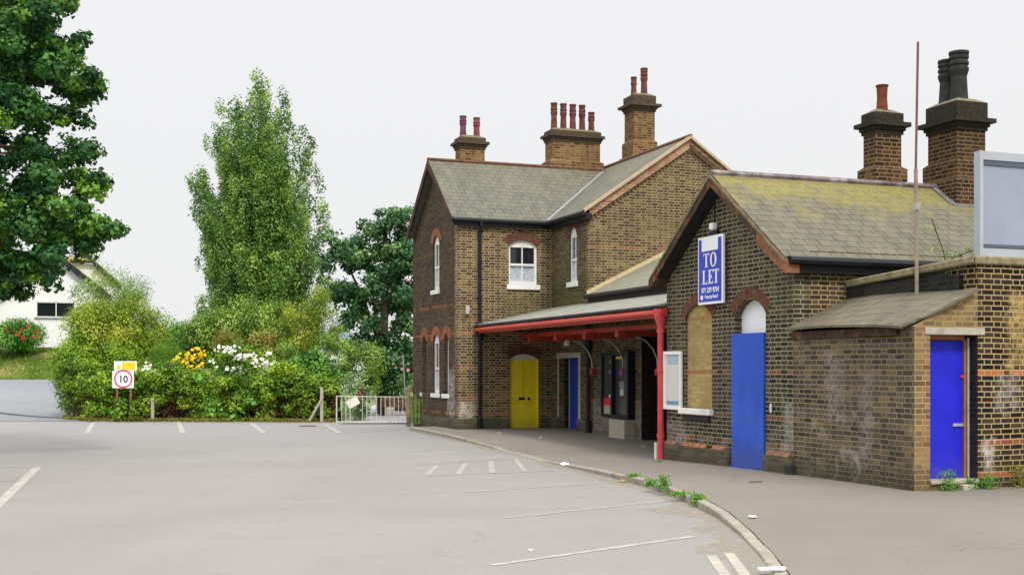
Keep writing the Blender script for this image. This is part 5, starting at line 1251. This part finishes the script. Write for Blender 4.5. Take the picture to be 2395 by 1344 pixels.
crumple('paper_scrap', 1505, 1043, -.08, .05, M_signw, 'white scrap on the pavement near the entrance', .15)
crumple('paper_scrap', 1760, 1208, -.02, .045, M_signw, 'white scrap on the pavement behind the kerb bend', .2)
crumple('paper_scrap', 300, 984, -.1, .07, M_pblue, 'pale blue scrap at the foot of the hedge under the speed sign', .3)
crumple('paper_scrap', 1240, 1296-10, -.1, .03, M_signw, 'tiny white scrap in the middle of the car park', .2)
x, y = onz(718, 998, -.1); st = MB().tube([(-.25, 0, .03), (0, .05, .035), (.28, .0, .03)], .02, 6).build('stick', plain('red_brown_stick', (.2, .1, .06), .9), None); st.location = (x, y, -.1); tag(st, 'brown stick lying on the car park in front of the hedge', 'stick')
x, y = onz(1805, 1332, -.06); st = MB().box(-.12, -.03, 0, .12, .03, .02).build('painted_lath', M_signw, None); st.location = (x, y, -.055); st.rotation_euler = (0, 0, .25); tag(st, 'short white strip of wood lying across the kerb at the bottom edge', 'strip')
x, y = onz(1768, 1128, 0); st = MB().tube([(-.1, 0, .01), (.1, .04, .015)], .008, 5).build('twig', M_bark, None); st.location = (x, y, 0); tag(st, 'dark twig on the pavement before the tall blue board', 'twig')

# ================================================================= LIGHT AND CAMERA
w = bpy.data.worlds.new('World'); SC.world = w; w.use_nodes = True; nt = w.node_tree; bg = nt.nodes['Background']
SUN_EL, SUN_AZ = 48, 160      # azimuth clockwise from +Y : behind the camera, to the right
sky = nt.nodes.new('ShaderNodeTexSky'); sky.sky_type = 'NISHITA'; sky.sun_disc = False; sky.sun_elevation = rad(SUN_EL); sky.sun_rotation = rad(SUN_AZ)
tc = nt.nodes.new('ShaderNodeTexCoord'); sp_ = nt.nodes.new('ShaderNodeSeparateXYZ'); nt.links.new(tc.outputs['Generated'], sp_.inputs[0])
rp = nt.nodes.new('ShaderNodeValToRGB'); nt.links.new(sp_.outputs[2], rp.inputs[0]); e = rp.color_ramp.elements
e[0].position = .0; e[0].color = (.345, .345, .345, 1); e[1].position = 1; e[1].color = (1, 1, 1, 1); q = e.new(.3); q.color = (.365, .365, .368, 1); q = e.new(.55); q.color = (.75, .75, .76, 1)
vm = nt.nodes.new('ShaderNodeVectorMath'); vm.operation = 'SCALE'; vm.inputs['Scale'].default_value = 25; nt.links.new(rp.outputs[0], vm.inputs[0])
mx = nt.nodes.new('ShaderNodeMix'); mx.data_type = 'RGBA'; mx.inputs[0].default_value = .96; nt.links.new(sky.outputs[0], mx.inputs[6]); nt.links.new(vm.outputs[0], mx.inputs[7])
nt.links.new(mx.outputs[2], bg.inputs[0]); bg.inputs[1].default_value = .1
sl_ = bpy.data.lights.new('Sun', 'SUN'); sl_.energy = 2.2; sl_.angle = rad(10); sl_.color = (1, .95, .86)
so = bpy.data.objects.new('Sun', sl_); COL.objects.link(so)
dr_ = Vector((math.sin(rad(SUN_AZ))*math.cos(rad(SUN_EL)), math.cos(rad(SUN_AZ))*math.cos(rad(SUN_EL)), math.sin(rad(SUN_EL))))
so.rotation_euler = dr_.to_track_quat('Z', 'Y').to_euler()
cd = bpy.data.cameras.new('Camera'); cam = bpy.data.objects.new('Camera', cd); COL.objects.link(cam); SC.camera = cam
cam.location = (0, 0, EYE); cam.rotation_euler = (rad(90), 0, 0); cd.sensor_width = 36; cd.lens = F/2395*36; cd.shift_y = (HZ-672)/2395; cd.clip_end = 2000; cd.clip_start = .1
SC.view_settings.view_transform = 'Standard'; SC.view_settings.look = 'None'; SC.view_settings.exposure = 0; SC.view_settings.gamma = 1
